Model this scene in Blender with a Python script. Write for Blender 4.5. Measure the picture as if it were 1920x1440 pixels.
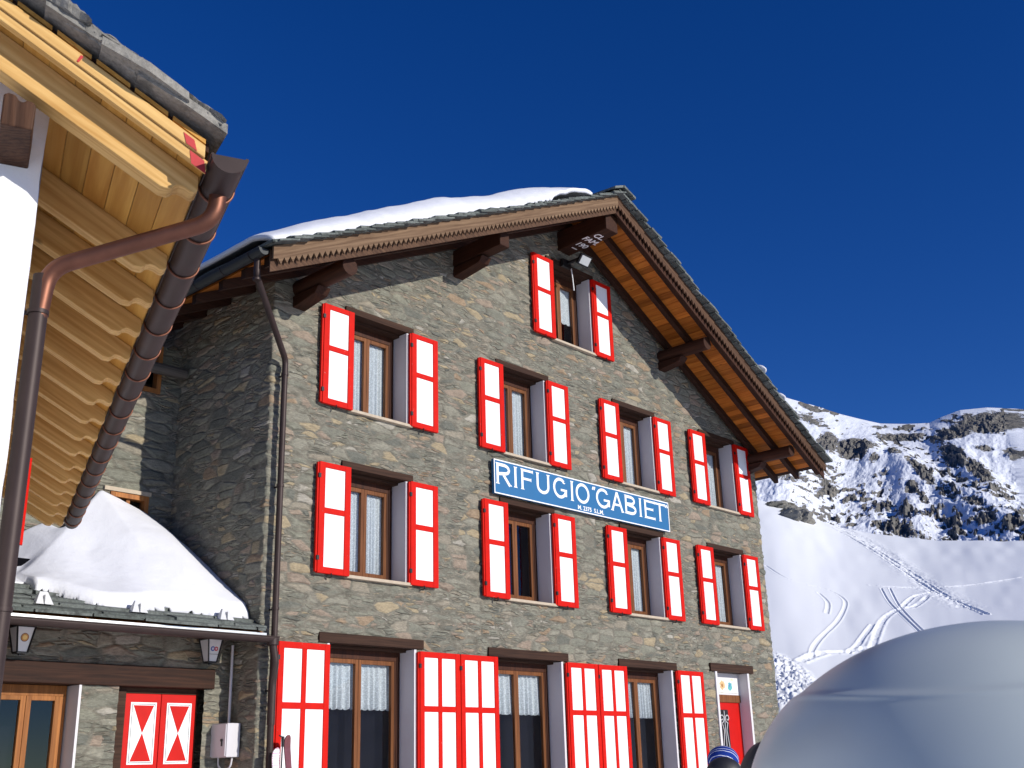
import bpy, bmesh, math, random
import numpy as np
from mathutils import Vector, Matrix

for o in list(bpy.data.objects): bpy.data.objects.remove(o)
scene = bpy.context.scene
COL = scene.collection
R_ = math.radians
rnd = random.Random(7)

# ------------------------------------------------------------------ camera
PPX, PPY = 960.0, 720.0
V = np.array([779., -5368.]); H = np.array([2975., 1383.])
FPX = math.sqrt(-np.dot(V - [PPX, PPY], H - [PPX, PPY]))
def _cr(p): return np.array([p[0] - PPX, -(p[1] - PPY), -FPX])
_up = _cr(V); _up /= np.linalg.norm(_up)
_ex = _cr(H); _ex /= np.linalg.norm(_ex); _ex -= _up * np.dot(_ex, _up); _ex /= np.linalg.norm(_ex)
_ey = np.cross(_up, _ex)
RM = np.array([_ex, _ey, _up])
CAM = np.array([-8.459, -12.0, 1.6])
def ray(px, py):
    d = RM @ _cr((px, py)); return d / np.linalg.norm(d)
def at(px, py, axis, val):
    d = ray(px, py); return CAM + d * ((val - CAM[axis]) / d[axis])
def to_px(P):
    c = (np.asarray(P) - CAM) @ RM
    return PPX + FPX * c[..., 0] / -c[..., 2], PPY - FPX * c[..., 1] / -c[..., 2]

cd = bpy.data.cameras.new('camera'); cam = bpy.data.objects.new('camera', cd); COL.objects.link(cam)
m4 = Matrix([[RM[i][0], RM[i][1], RM[i][2], CAM[i]] for i in range(3)] + [[0, 0, 0, 1]])
cam.matrix_world = m4
cd.sensor_width = 36.0; cd.lens = FPX / 1920 * 36.0
cd.clip_start = 0.05; cd.clip_end = 6000
cd.dof.use_dof = True; cd.dof.focus_distance = 17.0; cd.dof.aperture_fstop = 11.0
scene.camera = cam
scene.render.resolution_x = 1024; scene.render.resolution_y = 768

# ------------------------------------------------------------------ sky, sun, exposure
SUN_AZ, SUN_EL = R_(13.0), R_(19.5)      # azimuth measured from -Y towards +X
sdir = Vector((math.sin(SUN_AZ) * math.cos(SUN_EL), -math.cos(SUN_AZ) * math.cos(SUN_EL), math.sin(SUN_EL)))
world = bpy.data.worlds.new('World'); scene.world = world; world.use_nodes = True
wn = world.node_tree; wn.nodes.clear()
sky = wn.nodes.new('ShaderNodeTexSky'); sky.sky_type = 'NISHITA'; sky.sun_disc = False
sky.sun_elevation = SUN_EL; sky.sun_rotation = math.pi - SUN_AZ
sky.altitude = 3200; sky.air_density = 1.0; sky.dust_density = 0.0; sky.ozone_density = 3.0
wg = wn.nodes.new('ShaderNodeHueSaturation'); wg.inputs['Saturation'].default_value = 1.30; wg.inputs['Hue'].default_value = .520
bgn = wn.nodes.new('ShaderNodeBackground'); bgn.inputs['Strength'].default_value = 0.117
wo = wn.nodes.new('ShaderNodeOutputWorld')
wn.links.new(sky.outputs[0], wg.inputs['Color']); wn.links.new(wg.outputs[0], bgn.inputs['Color'])
wn.links.new(bgn.outputs[0], wo.inputs['Surface'])
sl = bpy.data.lights.new('sun', 'SUN'); sl.energy = 4.6; sl.angle = R_(0.5); sl.color = (1.0, 0.955, 0.88)
sun = bpy.data.objects.new('sun', sl); COL.objects.link(sun)
sun.rotation_euler = sdir.to_track_quat('Z', 'Y').to_euler(); sun.location = sdir * 60
scene.view_settings.view_transform = 'Standard'; scene.view_settings.look = 'None'
scene.view_settings.exposure = -0.05; scene.view_settings.gamma = 1.0

# ------------------------------------------------------------------ helpers: tagging, meshes
def tag(o, label=None, cat=None, group=None, kind=None):
    if label: o['label'] = label
    if cat: o['category'] = cat
    if group: o['group'] = group
    if kind: o['kind'] = kind
    return o
def empty(name, loc, label, cat, group=None, rz=0.0):
    o = bpy.data.objects.new(name, None); COL.objects.link(o)
    o.location = loc; o.rotation_euler = (0, 0, rz); o.empty_display_size = .2
    return tag(o, label, cat, group)
class MB:
    def __init__(s): s.v = []; s.f = []; s.sm = []
    def add(s, vs, fs, smooth=False):
        b = len(s.v); s.v += [tuple(map(float, p)) for p in vs]; s.f += [tuple(b + i for i in f) for f in fs]
        s.sm += [smooth] * len(fs); return s
    def box(s, x0, x1, y0, y1, z0, z1):
        return s.add([(x0,y0,z0),(x1,y0,z0),(x1,y1,z0),(x0,y1,z0),(x0,y0,z1),(x1,y0,z1),(x1,y1,z1),(x0,y1,z1)],
              [(0,3,2,1),(4,5,6,7),(0,1,5,4),(1,2,6,5),(2,3,7,6),(3,0,4,7)])
    def hexa(s, p):   # 8 points, bottom ring then top ring
        return s.add(p, [(0,3,2,1),(4,5,6,7),(0,1,5,4),(1,2,6,5),(2,3,7,6),(3,0,4,7)])
    def bar(s, a, b, w, h, up=(0,0,1)):   # square bar from a to b, w across, h along up
        a = Vector(a); b = Vector(b); d = (b - a).normalized(); u = Vector(up); r = d.cross(u).normalized(); u = r.cross(d).normalized()
        r *= w / 2; u *= h / 2
        return s.hexa([a-r-u, a+r-u, b+r-u, b-r-u, a-r+u, a+r+u, b+r+u, b-r+u])
    def tube(s, pts, rad, n=12, caps=True, smooth=True):
        pts = [Vector(p) for p in pts]; rr = rad if isinstance(rad, (list, tuple)) else [rad] * len(pts)
        rings = []; prev = None
        for i, p in enumerate(pts):
            d = ((pts[min(i+1, len(pts)-1)] - pts[max(i-1, 0)])).normalized()
            if prev is None:
                a = Vector((0,0,1)) if abs(d.z) < .9 else Vector((1,0,0)); r = d.cross(a).normalized()
            else: r = (prev - d * prev.dot(d)).normalized()
            prev = r; u = d.cross(r)
            rings.append([p + (r * math.cos(t) + u * math.sin(t)) * rr[i] for t in [2*math.pi*k/n for k in range(n)]])
        vs = [q for g in rings for q in g]; fs = []
        for i in range(len(rings)-1):
            for k in range(n): fs.append((i*n+k, i*n+(k+1)%n, (i+1)*n+(k+1)%n, (i+1)*n+k))
        s.add(vs, fs, smooth)
        if caps: s.add(rings[0], [tuple(range(n))[::-1]]); s.add(rings[-1], [tuple(range(n))])
        return s
    def prism(s, poly, fn, t0, t1):   # poly 2D list, fn(p, t) -> 3D
        n = len(poly); vs = [fn(p, t0) for p in poly] + [fn(p, t1) for p in poly]
        fs = [tuple(range(n))[::-1], tuple(range(n, 2*n))] + [(i, (i+1)%n, n+(i+1)%n, n+i) for i in range(n)]
        return s.add(vs, fs)
    def build(s, name, m, parent=None, bevel=0):
        me = bpy.data.meshes.new(name); me.from_pydata(s.v, [], s.f)
        me.polygons.foreach_set('use_smooth', s.sm); me.materials.append(m)
        bm = bmesh.new(); bm.from_mesh(me); bmesh.ops.recalc_face_normals(bm, faces=bm.faces); bm.to_mesh(me); bm.free()
        o = bpy.data.objects.new(name, me); COL.objects.link(o); o.parent = parent
        if bevel:
            b = o.modifiers.new('bevel', 'BEVEL'); b.width = bevel; b.segments = 2; b.limit_method = 'ANGLE'; b.angle_limit = R_(40)
        return o
def grid_mesh(name, P, mask=None, m=None, parent=None, smooth=True, attr=None):
    nj, ni = P.shape[:2]
    idx = np.arange(nj * ni).reshape(nj, ni)
    q = np.stack([idx[:-1, :-1], idx[:-1, 1:], idx[1:, 1:], idx[1:, :-1]], -1)
    q = q[mask] if mask is not None else q.reshape(-1, 4)
    used = np.unique(q); mp = np.zeros(nj * ni, int); mp[used] = np.arange(len(used))
    vv = P.reshape(-1, 3)[used]; q = mp[q]
    me = bpy.data.meshes.new(name); me.vertices.add(len(vv)); me.vertices.foreach_set('co', vv.astype(np.float32).ravel())
    me.loops.add(q.size); me.loops.foreach_set('vertex_index', q.astype(np.int32).ravel())
    me.polygons.add(len(q)); me.polygons.foreach_set('loop_start', np.arange(0, q.size, 4, dtype=np.int32))
    me.polygons.foreach_set('use_smooth', np.full(len(q), smooth)); me.update(); me.validate()
    if attr is not None:
        a = me.attributes.new(attr[0], 'FLOAT', 'POINT'); a.data.foreach_set('value', attr[1].reshape(-1)[used].astype(np.float32))
    if m: me.materials.append(m)
    o = bpy.data.objects.new(name, me); COL.objects.link(o); o.parent = parent
    return o
# numpy value noise
_rs = np.random.RandomState(3); _T = _rs.rand(256, 256)
def vn(x, y):
    xi = np.floor(x).astype(int); yi = np.floor(y).astype(int); fx = x - xi; fy = y - yi
    fx = fx*fx*(3-2*fx); fy = fy*fy*(3-2*fy); g = lambda a, b: _T[a % 256, b % 256]
    return (g(xi,yi)*(1-fx)+g(xi+1,yi)*fx)*(1-fy)+(g(xi,yi+1)*(1-fx)+g(xi+1,yi+1)*fx)*fy
def fbm(x, y, o=4, g=.5):
    s = 0; a = 1; t = 0
    for k in range(o): s = s + a * vn(x * 2**k + 17*k, y * 2**k + 31*k); t += a; a *= g
    return s / t
def sstep(a, b, x):
    t = np.clip((x - a) / (b - a), 0, 1); return t*t*(3-2*t)

# ------------------------------------------------------------------ materials
class NT:
    def __init__(s, name):
        s.m = bpy.data.materials.new(name); s.m.use_nodes = True; s.t = s.m.node_tree
        s.b = s.t.nodes['Principled BSDF']; s.o = s.t.nodes['Material Output']
    def n(s, typ, ins=None, **kw):
        nd = s.t.nodes.new('ShaderNode' + typ)
        for k, v in kw.items(): setattr(nd, k, v)
        for k, v in (ins or {}).items():
            if isinstance(v, bpy.types.NodeSocket): s.t.links.new(v, nd.inputs[k])
            else: nd.inputs[k].default_value = v
        return nd
    def link(s, a, b): s.t.links.new(a, b)
    def coord(s, kind='Object'): return s.n('TexCoord').outputs[kind]
    def map(s, c, sc=(1,1,1), rot=(0,0,0)): return s.n('Mapping', {'Vector': c, 'Scale': sc, 'Rotation': rot}).outputs[0]
    def noise(s, c, scale, det=4, rough=.55, dist=0.): 
        return s.n('TexNoise', {'Vector': c, 'Scale': scale, 'Detail': det, 'Roughness': rough, 'Distortion': dist})
    def math(s, op, a, b=None, clamp=False):
        i = {0: a}
        if b is not None: i[1] = b
        return s.n('Math', i, operation=op, use_clamp=clamp).outputs[0]
    def ramp(s, f, stops, interp='LINEAR'):
        r = s.n('ValToRGB', {'Fac': f}); cr = r.color_ramp; cr.interpolation = interp
        while len(cr.elements) < len(stops): cr.elements.new(.5)
        for e, (p, c) in zip(cr.elements, stops): e.position = p; e.color = (*c, 1) if len(c) == 3 else c
        return r.outputs['Color']
    def mix(s, f, a, b, mode='MIX'):
        nd = s.n('Mix', data_type='RGBA', blend_type=mode)
        for k, v in ((0, f), (6, a), (7, b)):
            if isinstance(v, bpy.types.NodeSocket): s.link(v, nd.inputs[k])
            else: nd.inputs[k].default_value = (*v, 1) if isinstance(v, tuple) and len(v) == 3 else v
        return nd.outputs[2]
    def bump(s, h, strength=.3, dist=.01, normal=None):
        i = {'Height': h, 'Strength': strength, 'Distance': dist}
        if normal is not None: i['Normal'] = normal
        return s.n('Bump', i).outputs[0]
def g3(v): return (v, v, v)
def plain(name, c, rough=.5, metal=0., var=.15, vs=6., bump=.1, bs=60., spec=.5, coat=0.):
    t = NT(name); co = t.coord()
    nz = t.noise(co, vs).outputs['Fac']
    f = t.math('MULTIPLY_ADD', nz, var * 2); t.t.nodes[-1].inputs[2].default_value = 1 - var
    nd = t.n('Mix', data_type='RGBA', blend_type='MULTIPLY'); nd.inputs[0].default_value = 1; nd.inputs[6].default_value = (*c, 1); t.link(f, nd.inputs[7])
    t.link(nd.outputs[2], t.b.inputs['Base Color'])
    t.b.inputs['Roughness'].default_value = rough; t.b.inputs['Metallic'].default_value = metal
    t.b.inputs['Specular IOR Level'].default_value = spec
    if bump: t.link(t.bump(t.noise(co, bs).outputs['Fac'], bump, .004), t.b.inputs['Normal'])
    return t.m
def wood(name, c1, c2, axis=0, grain=14., rough=.55, isl=.35, knots=True, bump=.2, long=.06, slope=0.):
    t = NT(name); co = t.coord()
    if slope: co = t.map(co, (1, 1, 1), (0, math.atan(slope), 0))
    sc = [1., 1., 1.]; sc[axis] = long
    geo = t.n('NewGeometry'); rpi = geo.outputs['Random Per Island']
    off = t.n('Combine' + 'XYZ', {0: t.math('MULTIPLY', rpi, 37.), 1: t.math('MULTIPLY', rpi, 91.), 2: t.math('MULTIPLY', rpi, 53.)}).outputs[0]
    v = t.n('VectorMath', {0: t.map(co, tuple(sc)), 1: off}, operation='ADD').outputs[0]
    n1 = t.noise(v, grain, 6, .65, 1.2).outputs['Fac']
    wv = t.n('TexWave', {'Vector': v, 'Scale': grain * .8, 'Distortion': 9., 'Detail': 3., 'Detail Scale': 1.3}, wave_type='RINGS', rings_direction='XYZ'[axis]).outputs['Fac']
    f = t.math('ADD', t.math('MULTIPLY', n1, .84), t.math('MULTIPLY', wv, .16))
    col = t.ramp(f, [(.25, c2), (.5, tuple((a+b)/2 for a, b in zip(c1, c2))), (.72, c1)])
    if knots:
        ksc = [2.2, 2.2, 2.2]; ksc[axis] = 1.1
        kv = t.n('TexVoronoi', {'Vector': t.n('VectorMath', {0: t.map(co, tuple(ksc)), 1: off}, operation='ADD').outputs[0], 'Scale': 1.6}).outputs['Distance']
        col = t.mix(t.n('MapRange', {0: kv, 1: .03, 2: .075, 3: .75, 4: 0.}).outputs[0], col, tuple(x * .3 for x in c2))
    br = t.n('MapRange', {0: rpi, 3: 1 - isl, 4: 1 + isl * .5}).outputs[0]
    nd = t.n('Mix', data_type='RGBA', blend_type='MULTIPLY'); nd.inputs[0].default_value = 1; t.link(col, nd.inputs[6]); t.link(br, nd.inputs[7])
    t.link(nd.outputs[2], t.b.inputs['Base Color']); t.b.inputs['Roughness'].default_value = rough; t.b.inputs['Specular IOR Level'].default_value = .14
    t.link(t.bump(f, bump, .006), t.b.inputs['Normal'])
    return t.m
def masonry(name, tint=(1, 1, 1), disp=.05, sc=1.0):
    t = NT(name); co = t.coord()
    w = t.noise(co, 2.3, 3).outputs['Color']
    w = t.n('VectorMath', {0: t.n('VectorMath', {0: w, 1: (.5, .5, .5)}, operation='SUBTRACT').outputs[0], 1: (.17, .17, .07)}, operation='MULTIPLY').outputs[0]
    v = t.n('VectorMath', {0: co, 1: w}, operation='ADD').outputs[0]
    vb = t.map(v, (2.7*sc, 2.7*sc, 8.2*sc)); vs = t.map(v, (4.2*sc, 4.2*sc, 19*sc))
    B = t.n('TexVoronoi', {'Vector': vb, 'Scale': 1., 'Randomness': .78}); Be = t.n('TexVoronoi', {'Vector': vb, 'Scale': 1., 'Randomness': .78}, feature='DISTANCE_TO_EDGE').outputs['Distance']
    S = t.n('TexVoronoi', {'Vector': vs, 'Scale': 1.}); Se = t.n('TexVoronoi', {'Vector': vs, 'Scale': 1.}, feature='DISTANCE_TO_EDGE').outputs['Distance']
    bs = t.n('SeparateColor', {0: B.outputs['Color']}); ss = t.n('SeparateColor', {0: S.outputs['Color']})
    zone = t.noise(co, .55, 2).outputs['Fac']
    isbig = t.math('LESS_THAN', bs.outputs[2], t.n('MapRange', {0: zone, 1: .36, 2: .62, 3: .14, 4: .85}).outputs[0])
    Se2 = t.math('ADD', Se, t.math('MULTIPLY', isbig, 5.))
    e = t.math('MINIMUM', t.math('MULTIPLY', Be, .8), Se2)
    def pick(i): 
        nd = t.n('Mix', {0: isbig}, data_type='FLOAT'); t.link(ss.outputs[i], nd.inputs[2]); t.link(bs.outputs[i], nd.inputs[3]); return nd.outputs[0]
    r1 = pick(0); r2 = pick(1)
    col = t.ramp(r1, [(0, (.12,.13,.12)), (.10, (.165,.175,.155)), (.30, (.205,.21,.185)), (.48, (.18,.19,.165)), (.62, (.225,.215,.185)), (.74, (.235,.20,.17)), (.84, (.28,.245,.175)), (.92, (.24,.19,.14)), (.965, (.30,.30,.28)), (1., (.33,.27,.16))], 'CONSTANT')
    fine = t.noise(t.map(co, (1, 1, 4.2)), 15., 9, .74).outputs['Fac']
    med = t.noise(t.map(co, (1, 1, 2.)), 4.5, 5, .6).outputs['Fac']
    k = t.math('MULTIPLY', t.n('MapRange', {0: fine, 1: .32, 2: .68, 3: .64, 4: 1.36}).outputs[0], t.n('MapRange', {0: med, 1: .3, 2: .7, 3: .8, 4: 1.2}).outputs[0])
    def mul(a, b):
        nd = t.n('Mix', data_type='RGBA', blend_type='MULTIPLY'); nd.inputs[0].default_value = 1; t.link(a, nd.inputs[6])
        if isinstance(b, tuple): nd.inputs[7].default_value = (*b, 1)
        else: t.link(b, nd.inputs[7])
        return nd.outputs[2]
    col = mul(mul(col, k), tint)
    # thin pale quartz flecks
    q = t.noise(t.map(co, (1, 1, 2)), 38., 3, .6).outputs['Fac']
    col = t.mix(t.n('MapRange', {0: q, 1: .69, 2: .75}).outputs[0], col, (.5, .49, .45))
    mortar = mul(mul(t.ramp(med, [(.3, (.12,.12,.105)), (.7, (.175,.175,.155))]), k), tint)
    me = t.n('MapRange', {0: t.math('ADD', e, t.math('MULTIPLY', t.math('SUBTRACT', fine, .5), .10)), 1: .02, 2: .07}).outputs[0]
    col = t.mix(me, mortar, col)
    t.link(col, t.b.inputs['Base Color']); t.b.inputs['Roughness'].default_value = .85; t.b.inputs['Specular IOR Level'].default_value = .3
    h = t.n('MapRange', {0: e, 1: 0., 2: .16, 3: 0., 4: 1.}, interpolation_type='SMOOTHSTEP').outputs[0]
    hh = t.math('ADD', t.math('MULTIPLY', h, t.n('MapRange', {0: r2, 3: .25, 4: 1.}).outputs[0]), t.math('MULTIPLY', fine, .42))
    hh = t.math('ADD', hh, t.math('MULTIPLY', med, .5))
    if disp:
        d = t.n('Displacement', {'Height': hh, 'Midlevel': .55, 'Scale': disp}); t.link(d.outputs[0], t.o.inputs['Displacement'])
        t.m.displacement_method = 'BOTH'
    else: t.link(t.bump(hh, .8, .03), t.b.inputs['Normal'])
    return t.m
def slabs_mat(name, c1, c2, c3, isl=.3):
    t = NT(name); co = t.coord(); rpi = t.n('NewGeometry').outputs['Random Per Island']
    n1 = t.noise(co, 9., 8, .65).outputs['Fac']; n2 = t.noise(co, 40., 4, .6).outputs['Fac']
    col = t.mix(rpi, c1, c2); col = t.mix(t.n('MapRange', {0: n1, 1: .5, 2: .66}).outputs[0], col, c3)
    nd = t.n('Mix', data_type='RGBA', blend_type='MULTIPLY'); nd.inputs[0].default_value = 1; t.link(col, nd.inputs[6])
    t.link(t.n('MapRange', {0: n2, 1: .3, 2: .7, 3: 1 - isl, 4: 1 + isl}).outputs[0], nd.inputs[7])
    t.link(nd.outputs[2], t.b.inputs['Base Color']); t.b.inputs['Roughness'].default_value = .8
    t.link(t.bump(t.math('ADD', n1, t.math('MULTIPLY', n2, .3)), .6, .03), t.b.inputs['Normal'])
    return t.m
def snow_mat(name, bscale=.8, bstr=.25, bdist=.05, c=(.86, .88, .92)):
    t = NT(name); co = t.coord()
    n1 = t.noise(co, bscale, 6, .55).outputs['Fac']; n2 = t.noise(co, bscale * 25, 3, .6).outputs['Fac']
    t.b.inputs['Base Color'].default_value = (*c, 1); t.b.inputs['Roughness'].default_value = .6; t.b.inputs['Specular IOR Level'].default_value = .25
    h = t.math('ADD', n1, t.math('MULTIPLY', n2, .12))
    t.link(t.bump(h, bstr, bdist), t.b.inputs['Normal'])
    return t.m

M = {}
M['stone'] = masonry('stone_masonry', tint=(1.10, 1.02, .90), disp=.03)
M['stone_annex'] = masonry('stone_masonry_annex', tint=(1.05, .98, .87), disp=.03, sc=.85)
def chipped(name, c, chip=(.62, .56, .5)):
    m = plain(name, c, .55, var=.18, vs=9, bump=.25, bs=25, spec=.1); t = NT.__new__(NT); t.m = m; t.t = m.node_tree; t.b = t.t.nodes['Principled BSDF']
    src = t.b.inputs['Base Color'].links[0].from_socket; co = t.coord()
    n = t.noise(t.map(co, (1, 1, .6)), 34., 4, .7).outputs['Fac']
    t.link(t.mix(t.n('MapRange', {0: n, 1: .70, 2: .73}).outputs[0], src, chip), t.b.inputs['Base Color']); return m
M['red'] = chipped('red_paint', (.54, .008, .003))
M['white'] = plain('white_paint', (.84, .84, .84), .5, spec=.3, var=.02, bump=.06, bs=25)
M['plaster'] = plain('white_plaster', (.62, .60, .61), .85, var=.05, bump=.5, bs=30)
M['plaster_wall'] = plain('rough_white_plaster', (.84, .83, .82), .9, var=.04, vs=3, bump=.9, bs=45)
M['frame'] = wood('window_wood', (.24, .095, .035), (.10, .035, .014), 2, isl=.2, knots=False, rough=.4)
M['frame_dark'] = wood('dark_frame_wood', (.085, .03, .015), (.03, .012, .008), 2, isl=.2, knots=False, rough=.5)
M['lintel'] = wood('dark_lintel_wood', (.072, .036, .022), (.024, .012, .008), 0, isl=.2, knots=False, rough=.7, bump=.5)
M['beam'] = wood('dark_beam_wood', (.075, .030, .016), (.028, .012, .008), 1, isl=.3, knots=False, rough=.65, bump=.4)
M['rafter'] = wood('dark_rafter_wood', (.06, .026, .015), (.02, .01, .007), 0, isl=.3, knots=False, rough=.65)
M['verge'] = wood('weathered_verge_wood', (.235, .15, .088), (.085, .045, .025), 0, isl=.1, rough=.7, bump=.5, grain=11, slope=.478)
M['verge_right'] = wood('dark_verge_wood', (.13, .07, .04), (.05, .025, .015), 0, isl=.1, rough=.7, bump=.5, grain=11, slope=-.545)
M['soffit'] = wood('varnished_board_wood', (.58, .20, .032), (.32, .085, .012), 1, isl=.5, rough=.45)
M['pine'] = wood('new_pine_rafter_wood', (.80, .52, .20), (.50, .26, .07), 0, grain=13, isl=.1, rough=.5, slope=-.6)
M['pine_board'] = wood('new_pine_board_wood', (.66, .36, .085), (.44, .19, .035), 1, grain=10, isl=.25, rough=.45)
M['copper'] = plain('copper', (.19, .08, .05), .5, .8, var=.5, vs=7, bump=.05)
M['brown_copper'] = plain('brown_oxidised_copper', (.045, .03, .027), .5, .25, spec=.25, var=.3, vs=5, bump=.05)
M['dark_metal'] = plain('dark_gutter_metal', (.03, .034, .036), .55, .3, var=.2)
M['black'] = plain('black_iron', (.012, .012, .013), .45, .3, var=.2)
M['sill'] = plain('sill_wood', (.45, .37, .27), .75, var=.25, vs=12, bump=.4)
M['slate'] = slabs_mat('roof_slabs_green', (.075, .088, .078), (.15, .165, .15), (.045, .05, .045))
M['slate_grey'] = slabs_mat('roof_slabs_grey', (.29, .27, .23), (.20, .19, .165), (.12, .115, .10), .25)
M['snow'] = snow_mat('roof_snow', 1.6, .45, .06, (.76, .765, .80))
M['dark_room'] = plain('dark_interior', (.004, .004, .006), .95, spec=.05, var=.1, bump=0)  # near-black colour stands in for the unlit rooms behind the windows
M['box_grey'] = plain('grey_plastic', (.55, .53, .55), .45, var=.04, bump=.03)
M['lamp_white'] = plain('white_glass_panel', (.62, .62, .62), .3, var=.04, bump=0)
M['door_red'] = plain('door_red_paint', (.50, .007, .004), .45, spec=.15, var=.15, bump=.1, bs=20)
def glass():
    t = NT('window_glass'); t.t.nodes.remove(t.b)
    gl = t.n('BsdfGlossy', {'Color': (1, 1, 1, 1), 'Roughness': .015}); tr = t.n('BsdfTransparent', {'Color': (.9, .93, .95, 1)})
    co = t.coord(); t.link(t.bump(t.noise(co, 2.2, 1).outputs['Fac'], .1, .005), gl.inputs['Normal'])
    ge = t.n('NewGeometry'); dt = t.n('VectorMath', {0: ge.outputs['Incoming'], 1: ge.outputs['Normal']}, operation='DOT_PRODUCT').outputs['Value']
    f5 = t.math('POWER', t.math('SUBTRACT', 1., t.math('ABSOLUTE', dt), True), 5.)
    fr = t.math('ADD', t.math('MULTIPLY', f5, .9), .05)
    mx = t.n('MixShader', {0: fr, 1: tr.outputs[0], 2: gl.outputs[0]}); t.link(mx.outputs[0], t.o.inputs['Surface'])
    return t.m
M['glass'] = glass()
def lace(name, dense):
    t = NT(name); co = t.coord('UV' if False else 'Object')
    v = t.n('TexVoronoi', {'Vector': t.map(co, (1, .0, 1)), 'Scale': 46.}).outputs['Distance']
    n = t.noise(t.map(co, (1, .0, 1)), 70., 2).outputs['Fac']
    a = t.math('ADD', t.n('MapRange', {0: v, 1: .25, 2: .5, 3: 1., 4: dense}).outputs[0], t.n('MapRange', {0: n, 1: .4, 2: .6, 3: -.12, 4: .12}).outputs[0], True)
    t.b.inputs['Base Color'].default_value = (.60, .63, .63, 1); t.b.inputs['Roughness'].default_value = .9
    t.link(a, t.b.inputs['Alpha'])
    return t.m
M['lace'] = lace('lace_curtain', .74)

# ------------------------------------------------------------------ slab roofs
def slab_course(mb, fr, s_len, t0, t1, expo, wid, th, seed, s_start=0., jit=.3, edge_only=None):
    """fr(s, t, h) -> xyz : s down the slope, t along the eave, h off the slope"""
    r = random.Random(seed); s = s_start
    while s < s_len:
        t = t0 - r.uniform(0, .06)
        while t < t1:
            w = r.uniform(*wid); e = min(t + w, t1 + r.uniform(0, .06))
            if edge_only is None or t - t0 < edge_only or t1 - e < edge_only or s + expo * 2 > s_len:
                k = r.uniform(.7, 1.3) * th; L = expo * r.uniform(1.35, 1.6); j = lambda: r.uniform(-1, 1) * jit * .1
                dn = min(s + expo, s_len + .03) + j() * .5
                ring = [(dn - L, t + .006), (dn - L, e - .006), (dn - L*.4, e - .006 + j()*.3), (dn - .02 + j()*.5, e - .01 + j()*.4), (dn + j()*.3 + .01, (t*.35 + e*.65) + j()*.5), (dn + j()*.5, (t*.7 + e*.3)), (dn - .015 + j()*.5, t + .01 + j()*.3), (dn - L*.5, t + .006 + j()*.3)]
                hb = lambda q: .004 + (q - (dn - L)) / L * th * 1.25
                n = len(ring); vs = [fr(a, b, hb(a)) for a, b in ring] + [fr(a + r.uniform(-.006, .004), b, hb(a) + k + r.uniform(-.12, .12) * k) for a, b in ring]
                mb.add(vs, [tuple(range(n))[::-1], tuple(range(n, 2*n))] + [(i, (i+1)%n, n+(i+1)%n, n+i) for i in range(n)])
            t = e
        s += expo
    return mb

# ================================================================== LODGE
W = 12.71; RX = 6.45; RZ = 11.22; SL = .478; SR = .545; OV = -1.3; LB = 9.0
def rf(x): return RZ - SL * (RX - x) if x < RX else RZ - SR * (x - RX)
XL, XR = -.98, 13.44; GZ = .42
lodge = empty('stone_lodge', (0, 0, 0), 'large gabled lodge of grey rubble stone with red and white shutters', 'building')

UP = [(.81, 6.53, 8.04), (4.03, 6.50, 8.03), (7.22, 6.52, 8.04), (10.12, 6.52, 8.03)]
MID = [(.80, 4.15, 5.68), (4.05, 4.12, 5.66), (7.22, 4.13, 5.66), (10.08, 4.14, 5.66)]
SM = [(a, b, c, 2.25) for a, b, c in UP + MID] + [(5.46, 8.88, 10.42, 2.27)]
# openings: x0, x1, z0, z1
OPEN = []
for (x, z0, z1, w) in SM:
    sw = .55; wdt = w
    OPEN.append((x + sw + .01, x + wdt - sw - .03, z0 + .03, z1 + .005))
GR = [(1.08, 2.64, 3.26), (4.31, 5.88, 3.24), (7.56, 8.98, 3.23)]
for a, b, z in GR: OPEN.append((a, b, GZ, z))
DOOR = (10.44, 11.62, GZ, 3.27); OPEN.append(DOOR)

def subdiv(bps, step):
    out = []
    for a, b in zip(bps[:-1], bps[1:]):
        n = max(1, int(math.ceil((b - a) / step))); out += list(np.linspace(a, b, n, endpoint=False))
    return np.array(out + [bps[-1]])
xb = sorted({0., W} | {v for o in OPEN for v in o[:2]}); zb = sorted({GZ - .5, 11.45} | {v for o in OPEN for v in o[2:]})
sx = subdiv(xb, .034); zz = subdiv(zb, .034)
side = np.linspace(-2.6, 0, 74)[:-1]; side0 = np.linspace(-LB, -2.6, 40)[:-1]
rs1 = W + np.linspace(0, .4, 12)[1:]; rs2 = W + np.linspace(.4, LB, 40)[1:]
S = np.concatenate([side0, side, sx, rs1, rs2])
SS, ZZ = np.meshgrid(S, zz)
X = np.clip(SS, 0, W); Y = np.where(SS < 0, -SS, np.where(SS > W, SS - W, 0))
P = np.stack([X, Y, ZZ], -1)
cx = (SS[:-1, :-1] + SS[1:, 1:]) / 2; cz = (ZZ[:-1, :-1] + ZZ[1:, 1:]) / 2
xc = np.clip(cx, 0, W); rfv = np.where(xc < RX, RZ - SL * (RX - xc), RZ - SR * (xc - RX))
mask = cz < rfv + .12
for a, b, c, d in OPEN: mask &= ~((cx > a) & (cx < b) & (cz > c) & (cz < d))
wall = grid_mesh('wall', P, mask, M['stone'], lodge)
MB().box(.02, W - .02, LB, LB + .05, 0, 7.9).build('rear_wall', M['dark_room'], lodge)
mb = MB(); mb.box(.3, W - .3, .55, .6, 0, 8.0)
mb.add([(.3, .56, 8.0), (W-.3, .56, 8.0), (RX, .56, 11.1)], [(0, 1, 2)]); mb.build('dark_room_backing', M['dark_room'], lodge)  # black sheet close behind the panes, room darkness put into its colour

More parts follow.
